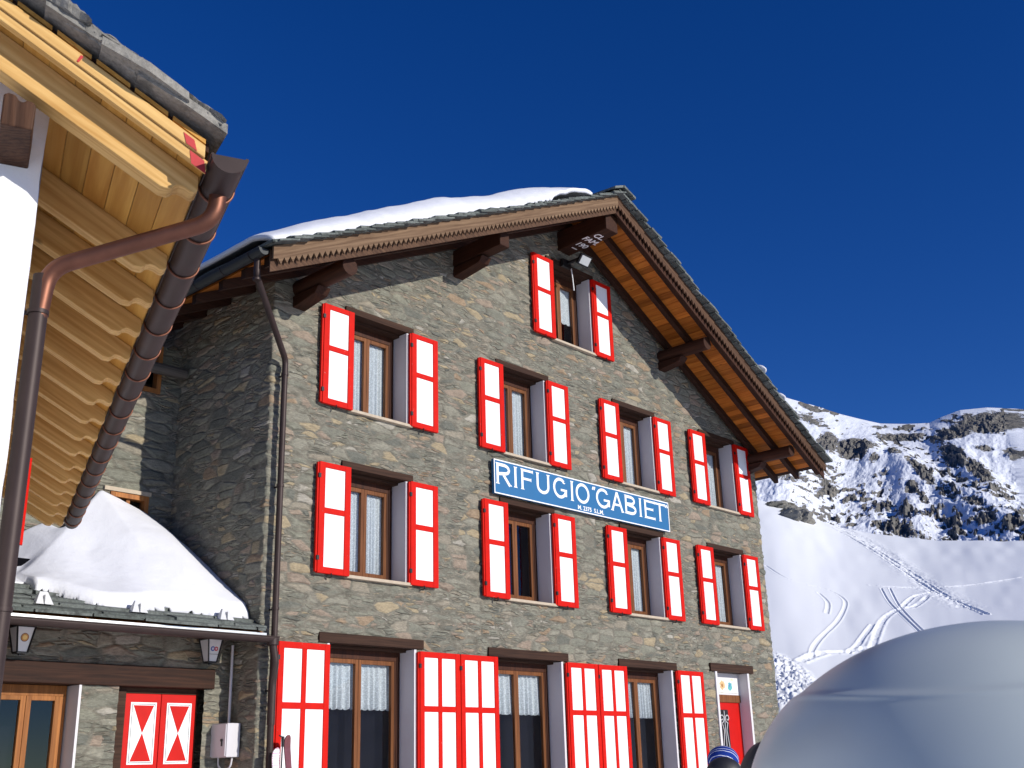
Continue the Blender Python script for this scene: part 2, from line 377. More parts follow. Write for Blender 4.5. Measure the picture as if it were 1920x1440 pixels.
# shutters -----------------------------------------------------------
def shutter(x0, x1, z0, z1, y0=-.03, th=.05, nx=1, rail=.56, top=.075, side_w=.1, hinge_right=True, tilt=0., parent=lodge, panel_split=None, name='shutter'):
    mb = MB(); yf = y0 - th; zr = z0 + (z1 - z0) * rail
    xs = [x0, x1]; sw = side_w; 
    mb.box(x0, x0 + sw, yf, y0, z0, z1); mb.box(x1 - sw, x1, yf, y0, z0, z1)
    for a, b in ((z0, z0 + top * 1.15), (z1 - top, z1), (zr - .04, zr + .04)): mb.box(x0 + sw, x1 - sw, yf + .002, y0, a, b)
    pan = MB(); cells = []
    iw = (x1 - x0 - 2 * sw - (nx - 1) * .075) / nx
    for k in range(nx):
        a = x0 + sw + k * (iw + .075); cells.append((a, a + iw))
        if k: 
            for zl, zh in ((z0 + top*1.15, zr - .04), (zr + .04, z1 - top)): mb.box(a - .075, a, yf + .003, y0, zl, zh)
    for a, b in cells:
        for zl, zh in ((z0 + top*1.15, zr - .04), (zr + .04, z1 - top)):
            pan.box(a, b, yf + .014, y0 - .008, zl, zh)
            g = .03; pan.box(a + g, b - g, yf + .009, yf + .016, zl + g, zh - g)
    # second leaf folded behind: thin lip on the outer side
    mb.box(x0 - .03 if not hinge_right else x1 - .0, x0 if not hinge_right else x1 + .012, y0 - th + .014, y0, z0 + .012, z1 - .012)
    o = mb.build(name, M['red'], parent, bevel=.003)
    pan.build('panel', M['white'], o)
    hx = x1 if hinge_right else x0
    for z in (z0 + .2, z1 - .2): MB().box(hx - .02, hx + .02, yf - .006, y0, z - .03, z + .03).build('hinge', M['black'], o)
    h = MB(); mx = (x0 + x1) / 2 + rnd.uniform(-.05, .05); h.tube([(mx, .0, z0 - .03), (mx, y0 - .03, z0 - .045), (mx, y0 - .055, z0 - .04), (mx, y0 - .06, z0 + .01)], .008, 6)
    h.build('holdback', M['black'], o)
    o.location = (0, -rnd.uniform(0, .018), 0); o.rotation_euler = (0, 0, 0)
    return o

def curtain_mesh(x0, x1, y, z0, z1, folds, amp, scallop=0., n=90, nz=24):
    xs = np.linspace(x0, x1, n); ts = np.linspace(0, 1, nz)
    XX, TT = np.meshgrid(xs, ts)
    ph = (XX - x0) / (x1 - x0) * folds * 2 * math.pi
    zb_ = z0 - scallop * np.abs(np.sin(ph / 2 * 1.0)); Z = z1 + (zb_ - z1) * TT
    YY = y + amp * np.sin(ph + .7 * np.sin(ph * .37)) * (.4 + .6 * TT)
    return np.stack([XX, YY, Z], -1)

def lodge_window(x0, x1, z0, z1, kind):
    fv = rnd.uniform(.8, 1.35)
    d = .30; jw = .045
    fm = MB(); of = MB()  # sashes, outer frame
    a, b = x0 + .02, x1 - .03
    zt = z1 - .09
    of.box(a, a + .09, d - .03, d + .07, z0 + .03, zt); of.box(b - .10, b, d - .03, d + .07, z0 + .03, zt); of.box(b - .10 + .03, b - .10 + .05, d - .045, d - .03, z0 + .03, zt)
    of.box(a, b, d - .034, d + .07, zt - .07, zt + .09); of.box(a, b, d - .003, d + .07, z0, z0 + .06)
    ia, ib = a + .09, b - .10; mid = (ia + ib) / 2; y1, y2 = d - .025, d + .03
    for l, r in ((ia, mid - .002), (mid + .002, ib)):
        st = .052
        fm.box(l, l + st, y1, y2, z0 + .06, zt - .07); fm.box(r - st, r, y1, y2, z0 + .06, zt - .07)
        fm.box(l + st, r - st, y1 + .002, y2, zt - .07 - .06, zt - .07); fm.box(l + st, r - st, y1 + .002, y2, z0 + .06, z0 + .13)
    o = fm.build('window', M['frame'], lodge, bevel=.004); of.build('frame', M['frame_dark'], o, bevel=.004)
    gm = MB()
    for l, r in ((ia, mid - .002), (mid + .002, ib)): gm.add([(l + .05, d, z0 + .12), (r - .05, d, z0 + .12), (r - .05, d, zt - .12), (l + .05, d, zt - .12)], [(0, 1, 2, 3)])
    gm.build('pane', M['glass'], o)
    for l, r in ((ia, mid), (mid, ib)):
        if kind == 'full': Pc = curtain_mesh(l + .03, r - .03, d + .05, z0 + .1, zt - .1, 4.5 * fv, .014)
        elif kind == 'half': Pc = curtain_mesh(l + .04, r - .02, d + .06, z1 - .80 + .02, zt - .1, 5 * fv, .03, .05)
        elif kind == 'threeq': Pc = curtain_mesh(l + .03, r - .03, d + .05, z0 + .62, zt - .1, 3, .008, .02)
        else: continue
        grid_mesh('curtain', Pc, None, M['lace'], o)
    # reveals
    MB().box(x1 - jw + .02, x1 + .02, -.028, d, z0, z1 - .01).build('jamb', M['plaster'], o); MB().box(x0 - .02, x0 + .02, -.026, d, z0, z1 - .01).build('jamb', M['plaster'], o)
    l = MB(); ext = .12 if kind != 'half' else .16; lh = .10 if kind != 'half' else .13
    l.box(x0 - ext, x1 + ext, -.035, d + .06, z1, z1 + lh)
    l.box(x0 + .02, x1 - .02, d - .16, d + .06, z1 - .04, z1 - .001)
    l.build('lintel', M['lintel'], o, bevel=.006)
    if kind != 'half':
        s = MB(); s.box(x0 - .03, x1 + .06, -.075, d, z0 - .045, z0 - .001); s.build('sill', M['sill'], o, bevel=.006)
    return o
KINDS = ['full', 'full', 'full', 'full', 'full', 'none', 'full', 'full', 'threeq']
for (x, z0, z1, w), op, kd in zip(SM, OPEN, KINDS):
    lodge_window(*op, kd)
    shutter(x, x + .55, z0, z1, hinge_right=False, y0=-.035)
    shutter(x + w - .55, x + w, z0, z1, hinge_right=False, y0=-.035)
for g in GR: lodge_window(g[0], g[1], GZ, g[2], 'half')
def big_shutter(x0, x1): return shutter(x0, x1, GZ + .05, 3.225, nx=2, rail=.715, top=.08, side_w=.085, hinge_right=False, y0=-.035)
big_shutter(.24, 1.06); big_shutter(2.68, 3.47); big_shutter(3.485, 4.28); big_shutter(5.94, 6.73); big_shutter(6.745, 7.53); big_shutter(9.07, 9.90)

# entrance door --------------------------------------------------------
x0, x1, z0, z1 = DOOR; dd = .20; GXc = float(at(1358, 1370, 1, dd)[0]) - 10.97
dm = MB(); dm.box(10.48, 11.60, dd, dd + .05, GZ, 2.72); o = dm.build('door', M['door_red'], lodge, bevel=.004)
gx = MB(); gx.box(10.80 + GXc, 11.14 + GXc, dd - .012, dd - .002, 1.1, 2.58); gx.build('door_glass', M['black'], o)
ir = MB()
def scroll(cx_, cz_, r0, turns, sgn, ph):
    pts = []
    for k in range(22):
        t = k / 21; a = ph + sgn * t * turns * 2 * math.pi; r = r0 * (1 - .75 * t); pts.append((cx_ + r * math.cos(a), dd - .03, cz_ + r * math.sin(a)))
    return pts
for sg, cxx in ((1, 10.87), (-1, 11.07)):
    cxx += GXc; ir.tube(scroll(cxx, 2.42, .085, 1.2, sg, -math.pi/2), .009, 6); ir.tube(scroll(cxx, 1.35, .085, 1.2, -sg, math.pi/2), .009, 6)
    ir.tube([(cxx, dd-.03, 2.335), (cxx + sg*.055, dd-.03, 2.2), (cxx + sg*.0, dd-.03, 1.9), (cxx + sg*.0, dd-.03, 1.7), (cxx + sg*.05, dd-.03, 1.5), (cxx, dd-.03, 1.435)], .009, 6)
ir.tube([(10.97 + GXc, dd-.03, 2.56), (10.97 + GXc, dd-.03, 1.12)], .009, 6)
ir.build('door_grille', M['lamp_white'], o)
MB().box(x0 - .02, x0 + .045, -.03, .3, z0, z1 - .002).build('jamb', M['plaster'], o); MB().box(x1 - .045, x1 + .02, -.03, dd + .06, z0, z1 - .002).build('jamb', M['plaster'], o)
dl = MB(); dl.box(10.26, 11.80, -.045, dd, z1, z1 + .15); dl.build('lintel', M['lintel'], o, bevel=.006)
dt = MB(); dt.box(10.48, 11.575, dd - .03, dd + .05, 2.72, 2.86); dt.build('door_head', M['frame'], o)
def tile_mat():
    t = NT('painted_tile_panel'); co = t.map(t.coord(), (1, 1, 1)); co = t.n('VectorMath', {0: co, 1: (GXc - .02, 0, 0)}, operation='SUBTRACT').outputs[0]
    t.b.inputs['Roughness'].default_value = .25
    n = t.noise(co, 7., 3).outputs['Fac']
    c = t.ramp(n, [(.2, (.83, .82, .74)), (.58, (.80, .80, .72)), (.66, (.66, .52, .28)), (.72, (.82, .80, .7))])
    def dot(px, pz, r, colr, c):
        v = t.n('VectorMath', {0: co, 1: (px, dd, pz)}, operation='SUBTRACT').outputs[0]
        L = t.n('VectorMath', {0: t.n('VectorMath', {0: v, 1: (1, 0, 1)}, operation='MULTIPLY').outputs[0]}, operation='LENGTH').outputs['Value']
        s = t.math('ADD', L, t.math('MULTIPLY', t.noise(co, 26., 2).outputs['Fac'], .10))
        return t.mix(t.n('MapRange', {0: s, 1: r, 2: r + .012, 3: 1., 4: 0.}).outputs[0], c, colr)
    c = dot(11.00, 3.04, .13, (.62, .42, .20), c); c = dot(11.00, 3.04, .075, (.35, .16, .05), c)
    c = dot(11.28, 3.02, .125, (.12, .42, .42), c); c = dot(11.27, 3.05, .075, (.10, .25, .45), c); c = dot(10.75, 3.08, .1, (.3, .4, .3), c)
    t.link(c, t.b.inputs['Base Color']); return t.m
tp = MB(); tp.box(10.48, 11.575, dd - .02, dd + .05, 2.86, z1 - .002); tq = tp.build('transom_panel', M['plaster'], o)
_l = float(at(1342, 1285, 1, dd)[0]); _r = float(at(1380, 1285, 1, dd)[0]); tp = MB(); tp.box(_l, _r, dd - .035, dd - .02, 2.90, 3.17); tp.build('painted_tiles', tile_mat(), o)

# roof timber ----------------------------------------------------------
mb = MB(); y = OV + .02; k = 0
for side_ in (-1, 1):
    xe = XL if side_ < 0 else XR; n = int(abs(xe - RX) / .125)
    for i in range(n):
        xa = RX + side_ * (i * .125 + .004); xb_ = RX + side_ * ((i + 1) * .125 - .004)
        if side_ < 0: xa, xb_ = xb_, xa
        za, zc = rf(xa) + .14, rf(xb_) + .14
        mb.hexa([(xa, OV + .05, za), (xb_, OV + .05, zc), (xb_, LB, zc), (xa, LB, za), (xa, OV + .05, za + .03), (xb_, OV + .05, zc + .03), (xb_, LB, zc + .03), (xa, LB, za + .03)])
roof = MB()
for xa, xb_ in ((XL, RX), (RX, XR)):
    za, zc = rf(xa) + .173, rf(xb_) + .173
    roof.hexa([(xa, OV + .05, za), (xb_, OV + .05, zc), (xb_, LB + .6, zc), (xa, LB + .6, za), (xa, OV + .05, za + .05), (xb_, OV + .05, zc + .05), (xb_, LB + .6, zc + .05), (xa, LB + .6, za + .05)])
roofo = roof.build('roof', M['rafter'], lodge)
mb.build('soffit_boards', M['soffit'], roofo)
for yy in [OV + .16, OV + .66, -.13] + [.5 + .62 * k for k in range(13)]:
    for xe in (XL, XR):
        mb = MB(); za, zc = rf(xe), rf(RX); s = -1 if xe < RX else 1; xt = xe - s * .03
        mb.hexa([(xt, yy - .05, rf(xt)), (RX, yy - .05, zc), (RX, yy + .05, zc), (xt, yy + .05, rf(xt)), (xt, yy - .05, rf(xt) + .139), (RX, yy - .05, zc + .139), (RX, yy + .05, zc + .139), (xt, yy + .05, rf(xt) + .139)])
        mb.build('rafter', M['rafter'], roofo)
# verge boards with saw-tooth trim
for xe in (XL, XR):
    s = -1 if xe < RX else 1; n = int(abs(xe - RX) / .092); poly = [(RX, rf(RX) + .235), (RX, rf(RX) + .05)]
    for i in range(n):
        xa = RX + s * (i + .5) * .092; xb_ = RX + s * (i + 1) * .092
        poly += [(xa, rf(xa) - .035), (xb_, rf(xb_) + .05)]
    poly += [(xe, rf(xe) + .06), (xe, rf(xe) + .235)]
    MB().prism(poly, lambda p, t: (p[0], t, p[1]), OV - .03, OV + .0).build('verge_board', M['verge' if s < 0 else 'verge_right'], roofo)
    sl_ = SL if s < 0 else SR
    poly = [(RX, rf(RX) + .20), (xe, rf(xe) + .20), (xe, rf(xe) - .10), (RX, rf(RX) - .10)]
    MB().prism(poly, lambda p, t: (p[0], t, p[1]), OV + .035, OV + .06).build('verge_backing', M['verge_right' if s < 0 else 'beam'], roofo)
# purlins with corbels
def purlin(x, r, tip=-1.18, roundish=False, corbel=.55, hh=.30, ww=.22):
    zt = rf(x) - .004 - abs(ww * .5 * SL)
    if roundish: mb = MB().tube([(x, .3, zt - r), (x, tip, zt - r)], r, 14)
    else: mb = MB().hexa([(x-ww/2, tip, zt-hh*.85), (x+ww/2, tip, zt-hh*.85), (x+ww/2, .3, zt-hh), (x-ww/2, .3, zt-hh), (x-ww/2, tip, zt), (x+ww/2, tip, zt), (x+ww/2, .3, zt), (x-ww/2, .3, zt)])
    o = mb.build('purlin', M['beam'], roofo, bevel=.015)
    if corbel:
        zb_ = zt - (2*r if roundish else hh)
        MB().hexa([(x-.11, -corbel, zb_-.10), (x+.11, -corbel, zb_-.10), (x+.11, .3, zb_-.22), (x-.11, .3, zb_-.22), (x-.11, -corbel-.08, zb_-.003), (x+.11, -corbel-.08, zb_-.003), (x+.11, .3, zb_-.003), (x-.11, .3, zb_-.003)]).build('corbel', M['beam'], roofo, bevel=.01)
    return o
purlin(.42, .13, -1.12, True, .5); purlin(3.62, .13, -1.08, False, .6); rp = purlin(RX, .15, -1.16, False, 0, .40, .34)
purlin(9.42, .13, -1.12, True, .5); purlin(12.42, .12, -1.1, True, .35)
# carved writing on the underside of the ridge beam
def textobj(body, size, mat, parent, M4, ext=.002, name='lettering', align='CENTER', xs=1.0):
    c = bpy.data.curves.new(name, 'FONT'); c.body = body; c.size = size; c.extrude = ext; c.align_x = align; c.align_y = 'CENTER'
    c.offset = size * .02
    c.materials.append(mat); t = bpy.data.objects.new('tmp', c); COL.objects.link(t)
    dg = bpy.context.evaluated_depsgraph_get(); me = bpy.data.meshes.new_from_object(t.evaluated_get(dg)); bpy.data.objects.remove(t)
    o = bpy.data.objects.new(name, me); COL.objects.link(o); o.parent = parent; o.matrix_local = M4 @ Matrix.Diagonal((xs, 1, 1, 1))
    return o
zr = rf(RX) - .004 - .34 * .5 * SL
for i, (s, yy) in enumerate((('CL.', -.86), ('FAM.', -.66), ('190', -.44), ('I', -.27))):
    zbm = zr - .40 + (.06 * (.3 - yy) / 1.46) - .004
    # reads from below: letters run along +X, their tops point outwards
    M4 = Matrix.Translation((RX, yy, zbm)) @ Matrix(((1, 0, 0, 0), (0, -1, 0, 0), (0, 0, -1, 0), (0, 0, 0, 1)))
    if s == 'I': M4 = M4 @ Matrix.Rotation(math.pi/2, 4, 'Z')
    textobj(s, .19, M['white'], rp, M4)

# roof slabs
def fr_left(s, t, h):
    n = math.hypot(1, SL); x = RX + .02 - s / n; return (x - h * SL / n, t, rf(RX) + .228 - SL * s / n + h / n + 0.0)
def fr_right(s, t, h):
    n = math.hypot(1, SR); x = RX - .02 + s / n; return (x + h * SR / n, t, rf(RX) + .228 - SR * s / n + h / n)
mb = MB(); slab_course(mb, fr_left, (RX - XL) * math.hypot(1, SL) + .08, OV - .10, LB + .5, .26, (.35, .75), .038, 5)
slab_course(mb, fr_left, (RX - XL) * math.hypot(1, SL) + .05, OV - .13, OV + .5, .24, (.35, .6), .03, 15, s_start=.1)
mb.build('slab_covering', M['slate'], roofo)
mb = MB(); slab_course(mb, fr_right, (XR - RX) * math.hypot(1, SR) + .04, OV - .10, LB + .5, .26, (.35, .75), .038, 6)
slab_course(mb, fr_right, (XR - RX) * math.hypot(1, SR) + .02, OV - .14, OV + .5, .23, (.35, .6), .035, 16, s_start=.1)
slab_course(mb, lambda s, t, h: (RX - .28 + t, OV - .06 + s, rf(RX) + .33 - abs(t - .28) * .42 + h), 10., 0, .56, .42, (.25, .3), .035, 9)
mb.build('slab_covering', M['slate'], roofo)

# gutter and downpipe --------------------------------------------------
def half_gutter(fr, t0, t1, r=.075, n=10, th=.006, segs=24):
    mb = MB(); vs = []; T = np.linspace(t0, t1, segs)
    ang = [math.pi * k / n for k in range(n + 1)]
    prof = [(-r * math.cos(a), -r * math.sin(a)) for a in ang] + [(-(r - th) * math.cos(a), -(r - th) * math.sin(a)) for a in ang[::-1]]
    m = len(prof)
    for t in T: vs += [fr(p[0], t, p[1]) for p in prof]
    fs = []
    for i in range(segs - 1):
        for k in range(m): fs.append((i*m+k, i*m+(k+1)%m, (i+1)*m+(k+1)%m, (i+1)*m+k))
    mb.add(vs, fs, True)
    for t in (t0, t1):
        q = [fr(p[0], t, p[1]) for p in prof[:n+1]]; mb.add(q, [tuple(range(n+1))])
    for sgn in (-1, 1): mb.tube([fr(sgn * r, t, 0) for t in (t0, t1)], .009, 6)
    return mb
gut = half_gutter(lambda a, t, b: (-1.06 + a, t, 7.87 - .0 * t + b), OV + .06, LB, .08).build('gutter', M['dark_metal'], roofo)
mb = MB()
for k in range(14):
    yy = OV + .3 + k * .62; mb.tube([(-1.06 + .087 * math.cos(a), yy, 7.87 - .087 * math.sin(a)) for a in np.linspace(0, math.pi, 12)], .006, 5)
mb.build('gutter_bracket', M['brown_copper'], gut)
def elbow(pts, r=.12, n=6):
    out = [Vector(pts[0])]
    for a, b, c in zip(pts[:-2], pts[1:-1], pts[2:]):
        a, b, c = Vector(a), Vector(b), Vector(c); u = b + (a - b).normalized() * r; w = b + (c - b).normalized() * r
        for k in range(n + 1):
            t = k / n; out.append(u * (1-t)**2 + b * 2*t*(1-t) + w * t*t)
    out.append(Vector(pts[-1])); return out
path = elbow([(-1.03, -1.06, 7.80), (-1.03, -1.06, 7.56), (.13, -.13, 6.98), (.13, -.13, .45)], .08)
pipe = MB().tube(path, .042, 12).build('downpipe', M['brown_copper'], roofo)
for z in (6.75, 5.2, 3.6, 2.6): MB().tube([(.13, -.13, z), (.13, -.13, z + .03)], .05, 12).box(.12, .14, -.1, .0, z, z + .02).build('pipe_clip', M['brown_copper'], pipe)
MB().tube([(-1.03, -1.06, 7.50), (-1.03, -1.06, 7.53)], .05, 12).build('pipe_clip', M['brown_copper'], pipe)

# ------------------------------------------------------------------ snow sheet generator on a slope
def snow_sheet(name, S_, T_, thick, fr, label, seed=0):
    SSs, TTs = np.meshgrid(S_, T_); th = thick(SSs, TTs)
    nj, ni = SSs.shape; top = np.zeros((nj, ni, 3)); bot = np.zeros((nj, ni, 3))
    for j in range(nj):
        for i in range(ni):
            top[j, i] = fr(SSs[j, i], TTs[j, i], .02 + max(th[j, i], 0.)); bot[j, i] = fr(SSs[j, i], TTs[j, i], .0)
    m = (th[:-1, :-1] + th[1:, 1:] + th[:-1, 1:] + th[1:, :-1]) > 0.02
    o = grid_mesh(name, top, m, M['snow']); so = o.modifiers.new('solid', 'SOLIDIFY'); so.thickness = .07; so.offset = -1
    return tag(o, label, 'snow')
def th_main(s, t):
    # s from ridge down (0..8.2), t = y
    edge = t - (OV + .02) + .10 * (fbm(s * 1.7, s * 0 + 3.3, 3) - .5) * 2 + .28 * sstep(3.2, .8, s)
    prof = np.interp(s, [.95, 1.15, 1.6, 2.5, 4.5, 6.0, 7.2, 8.0, 8.3], [0, .13, .22, .30, .34, .33, .24, .17, .12])
    prof = prof * (1 + .28 * (fbm(s * .9 + 5, t * .7 + 5, 3) - .5) * 2)
    return prof * np.sqrt(np.clip(edge / .35, 0, 1)) - .015 * (edge < 0) - .02 * (s < 1.0)
snow_sheet('roof_snow', np.linspace(.9, 8.26, 170), np.concatenate([np.linspace(OV - .12, OV + .8, 40), np.linspace(OV + .85, LB, 40)]), th_main,
           lambda s, t, h: fr_left(s, t, h + .03), 'long snow layer lying on the left slope of the big lodge roof')
for (px, py) in ((1423, 686), (1459, 738)):
    c = at(px, py, 1, OV + .25)
    mb = MB(); me_ = bmesh.new(); bmesh.ops.create_icosphere(me_, subdivisions=3, radius=1)
    vs = [(c[0] + v.co.x * .10, c[1] + v.co.y * .16, c[2] - .10 - v.co.x * .06 + v.co.z * .06 * (1 + .3 * math.sin(v.co.x * 7))) for v in me_.verts]
    mb.add(vs, [tuple(v.index for v in f.verts) for f in me_.faces], True); me_.free()
    tag(mb.build('snow_lump', M['snow']), 'small lump of snow left on the right verge of the lodge roof, the %s one' % ('upper' if py < 700 else 'lower'), 'snow', 'snow lumps on the right roof verge')

# floodlight -----------------------------------------------------------
fl = empty('floodlight', (6.42, -.05, 10.5), 'black floodlight mounted above the attic window of the lodge', 'floodlight')
mb = MB(); q = Matrix.Rotation(R_(-28), 4, 'X') @ Matrix.Rotation(R_(0), 4, 'Z')
def xf(mb, M4): mb.v = [tuple(M4 @ Vector(p)) for p in mb.v]; return mb
Mf = Matrix.Translation((.12, -.38, -.02)) @ Matrix.Rotation(R_(38), 4, 'X')
xf(MB().hexa([(-.11, .10, -.10), (.11, .10, -.10), (.11, .10, .10), (-.11, .10, .10), (-.16, 0, -.11), (.16, 0, -.11), (.16, 0, .11), (-.16, 0, .11)]), Mf).build('housing', M['black'], fl, bevel=.01)
xf(MB().box(-.125, .125, -.008, -.001, -.08, .08), Mf).build('lens', plain('floodlight_glass', (.45, .47, .47), .15, var=.15), fl)
MB().bar((0, 0, 0), (.0, -.38, 0), .05, .04).box(-.14, .1, -.06, 0, -.09, .06).build('bracket', M['black'], fl)
MB().tube([(.1, -.06, -.08), (.14, -.05, -.25), (.17, -.045, -.5)], .012, 6).build('cable', M['lamp_white'], fl)

# ------------------------------------------------------------------ sign
sg = empty('name_sign', (4.28, -.05, 5.78), 'long blue name board with white letters RIFUGIO GABIET on the stone wall', 'sign')
SX0, SX1, SZ0, SZ1 = 0., 4.86, 0., .565
M['blue'] = plain('blue_enamel', (.02, .13, .295), .5, spec=.3, var=.05, bump=0)
MB().box(SX0, SX1, -.05, .0, SZ0, SZ1).build('board', M['blue'], sg)
mb = MB(); bw = .018
mb.box(SX0, SX1, -.058, -.051, SZ0, SZ0 + bw); mb.box(SX0, SX1, -.058, -.051, SZ1 - bw, SZ1)
mb.box(SX0, SX0 + bw, -.058, -.051, SZ0 + bw, SZ1 - bw); mb.box(SX1 - bw, SX1, -.058, -.051, SZ0 + bw, SZ1 - bw)
mb.build('border', M['white'], sg)
def thickline(mb, pts, w0, w1=None, y=-.0535):
    for (a, b) in zip(pts[:-1], pts[1:]):
        a = np.array(a, float); b = np.array(b, float); d = b - a; L = np.linalg.norm(d); d /= L; nrm = np.array([-d[1], d[0]]) * w0 / 2
        e = d * 0
        p = [a - nrm, b - nrm, b + nrm, a + nrm]
        mb.prism(p, lambda q, t: (q[0], t, q[1]), -.0505, y - rnd.uniform(0, .0012))
def flare(mb, x, z, vert, w, up):   # flared serif at stroke end
    h = w * .45; e = w * .42
    if vert: p = [(x - w/2, z - up*h), (x + w/2, z - up*h), (x + w/2 + e, z), (x - w/2 - e, z)]
    else: p = [(x - up*h, z - w/2), (x - up*h, z + w/2), (x, z + w/2 + e), (x, z - w/2 - e)]
    mb.prism(p, lambda q, t: (q[0], t, q[1]), -.0505, -.0551 - rnd.uniform(0, .001))
def arc(cx_, cz_, rx, rz, a0, a1, n=20): return [(cx_ + rx * math.cos(R_(a0 + (a1-a0)*k/n)), cz_ + rz * math.sin(R_(a0 + (a1-a0)*k/n))) for k in range(n+1)]
def glyph(ch, x0, x1, z0, z1, mb, serif=True):
    w = (z1 - z0) * .145; wd = x1 - x0; h = z1 - z0; L = x0 + w/2 + .01; Rr = x1 - w/2 - .005; cx_ = (x0+x1)/2; cz_ = (z0+z1)/2
    tl = lambda *p: thickline(mb, list(p), w)
    thin = lambda *p: thickline(mb, list(p), w * .75)
    def stem(x): tl((x, z0), (x, z1)); flare(mb, x, z1, True, w, 1); flare(mb, x, z0, True, w, -1)
    if ch == 'I': stem(cx_)
    elif ch == 'R':
        stem(L); tl(*([(L, z1 - w/2)] + arc(x0 + wd*.55, z1 - h*.27, wd*.34, h*.27 - w/2, 90, -90, 12) + [(L, z0 + h*.47)])); tl((x0 + wd*.5, z0 + h*.47), (Rr + .01, z0)); flare(mb, Rr + .012, z0, True, w, -1)
    elif ch == 'F': stem(L); thin((L, z1 - w*.4), (x1, z1 - w*.4)); flare(mb, x1, z1 - w*.4, False, w*.7, 1); thin((L, cz_ + .01), (x1 - wd*.15, cz_ + .01)); flare(mb, x1 - wd*.15, cz_+.01, False, w*.7, 1)
    elif ch == 'E':
        stem(L)
        for z, xx in ((z1 - w*.4, x1 - .01), (cz_ + .01, x1 - wd*.16), (z0 + w*.4, x1)): thin((L, z), (xx, z)); flare(mb, xx, z, False, w*.7, 1)
    elif ch == 'T': stem(cx_); thin((x0, z1 - w*.4), (x1, z1 - w*.4)); flare(mb, x1, z1 - w*.4, False, w*.7, 1); flare(mb, x0, z1 - w*.4, False, w*.7, -1)
    elif ch == 'U':
        r = (Rr - L)/2; tl(*([(L, z1)] + [(L, z0 + h*.38)] + arc((L+Rr)/2, z0 + h*.38, r, h*.38 - w/2, 180, 360, 18) + [(Rr, z1)])); flare(mb, L, z1, True, w, 1); flare(mb, Rr, z1, True, w, 1)
    elif ch == 'O': tl(*arc(cx_, cz_, wd/2 - w/2, h/2 - w/2 + .006, 0, 360, 30))
    elif ch == 'G':
        tl(*arc(cx_, cz_, wd/2 - w/2, h/2 - w/2 + .006, 48, 345, 26)); tl((Rr, z0 + h*.12), (Rr, z0 + h*.42)); thin((cx_ + wd*.05, z0 + h*.42), (x1, z0 + h*.42)); a = arc(cx_, cz_, wd/2 - w/2, h/2 - w/2 + .006, 48, 48, 1)[0]; flare(mb, a[0], a[1] - .01, True, w*.8, 1)
    elif ch == 'A': tl((x0 + .03, z0), (cx_, z1)); tl((cx_, z1), (x1 - .03, z0)); thin((x0 + wd*.26, z0 + h*.34), (x1 - wd*.26, z0 + h*.34)); flare(mb, x0 + .03, z0, True, w, -1); flare(mb, x1 - .03, z0, True, w, -1)
    elif ch == 'B':
        stem(L); tl(*([(L, z1 - w/2)] + arc(x0 + wd*.5, z1 - h*.26, wd*.33, h*.26 - w/2, 90, -90, 12) + [(L, cz_ + .01)])); tl(*([(L, cz_ + .01)] + arc(x0 + wd*.52, z0 + h*.26, wd*.40, h*.26 - w/2 + .005, 90, -90, 12) + [(L, z0 + w/2)]))
    elif ch in '“”':
        for k in (0, 1):
            xx = x0 + wd * (.3 + .45 * k); s = 1 if ch == '“' else -1
            thickline(mb, [(xx - s*.012, z1 - .005 - .055), (xx - s*.005, z1 - .03), (xx + s*.018, z1 - .005)], .03)
def sx_(cpx):   # letter positions measured on the photo, as distance along the board
    px = cpx / 5.053 + 900; return float(at(px, 0.2115*(cpx-125)/5.053+880, 1, -.1)[0]) - 4.28
mb = MB()
for ch, a, b in (('R', 150, 288), ('I', 312, 355), ('F', 385, 500), ('U', 530, 655), ('G', 690, 820), ('I', 845, 890), ('O', 903, 1032), ('“', 1058, 1092), ('G', 1095, 1225), ('A', 1235, 1352), ('B', 1366, 1475), ('I', 1490, 1535), ('E', 1550, 1650), ('T', 1650, 1745), ('”', 1742, 1776)):
    glyph(ch, sx_(a), sx_(b), .165, .515, mb)
mb.build('lettering', M['white'], sg)
Mt = Matrix.Translation((sx_(1040), -.053, .075)) @ Matrix.Rotation(math.pi/2, 4, 'X')
textobj('M. 2375  S.L.M.', .105, M['white'], sg, Mt, .002, xs=1.12)

# ================================================================== ANNEX (low wing in front of the rear wing)
YW = .6; AX0, AX1 = -6.5, -.005
annex = empty('stone_annex', (-3., 1.2, 0), 'low stone annex with slab roof beside the lodge, under the snow drift', 'building')
annex_inv = Matrix.Translation((3., -1.2, 0))
def A(o): o.matrix_parent_inverse = annex_inv; return o
wl = at(150, 1300, 1, YW)[0]; wr = at(222, 1300, 1, YW)[0]; dr = at(385, 1300, 1, YW)[0]
zB0, zB1 = 2.66, 2.90
ops = [(-3.9, wl, GZ, zB0), (wr, dr - .02, GZ, zB0)]
xb = sorted({AX0, AX1} | {v for o in ops for v in o[:2]}); zb = sorted({0., 3.6, zB0})
SSa, ZZa = np.meshgrid(subdiv(xb, .035), subdiv(zb, .035))
cxa = (SSa[:-1, :-1] + SSa[1:, 1:]) / 2; cza = (ZZa[:-1, :-1] + ZZa[1:, 1:]) / 2; mk = np.ones(cxa.shape, bool)
for a, b, c, d in ops: mk &= ~((cxa > a) & (cxa < b) & (cza < d))
A(grid_mesh('wall', np.stack([SSa, SSa * 0 + YW, ZZa], -1), mk, M['stone_annex'], annex))
A(MB().box(AX0, dr + .1, YW - .05, YW + .2, zB0, zB1).build('lintel', M['rafter'], annex, bevel=.01))
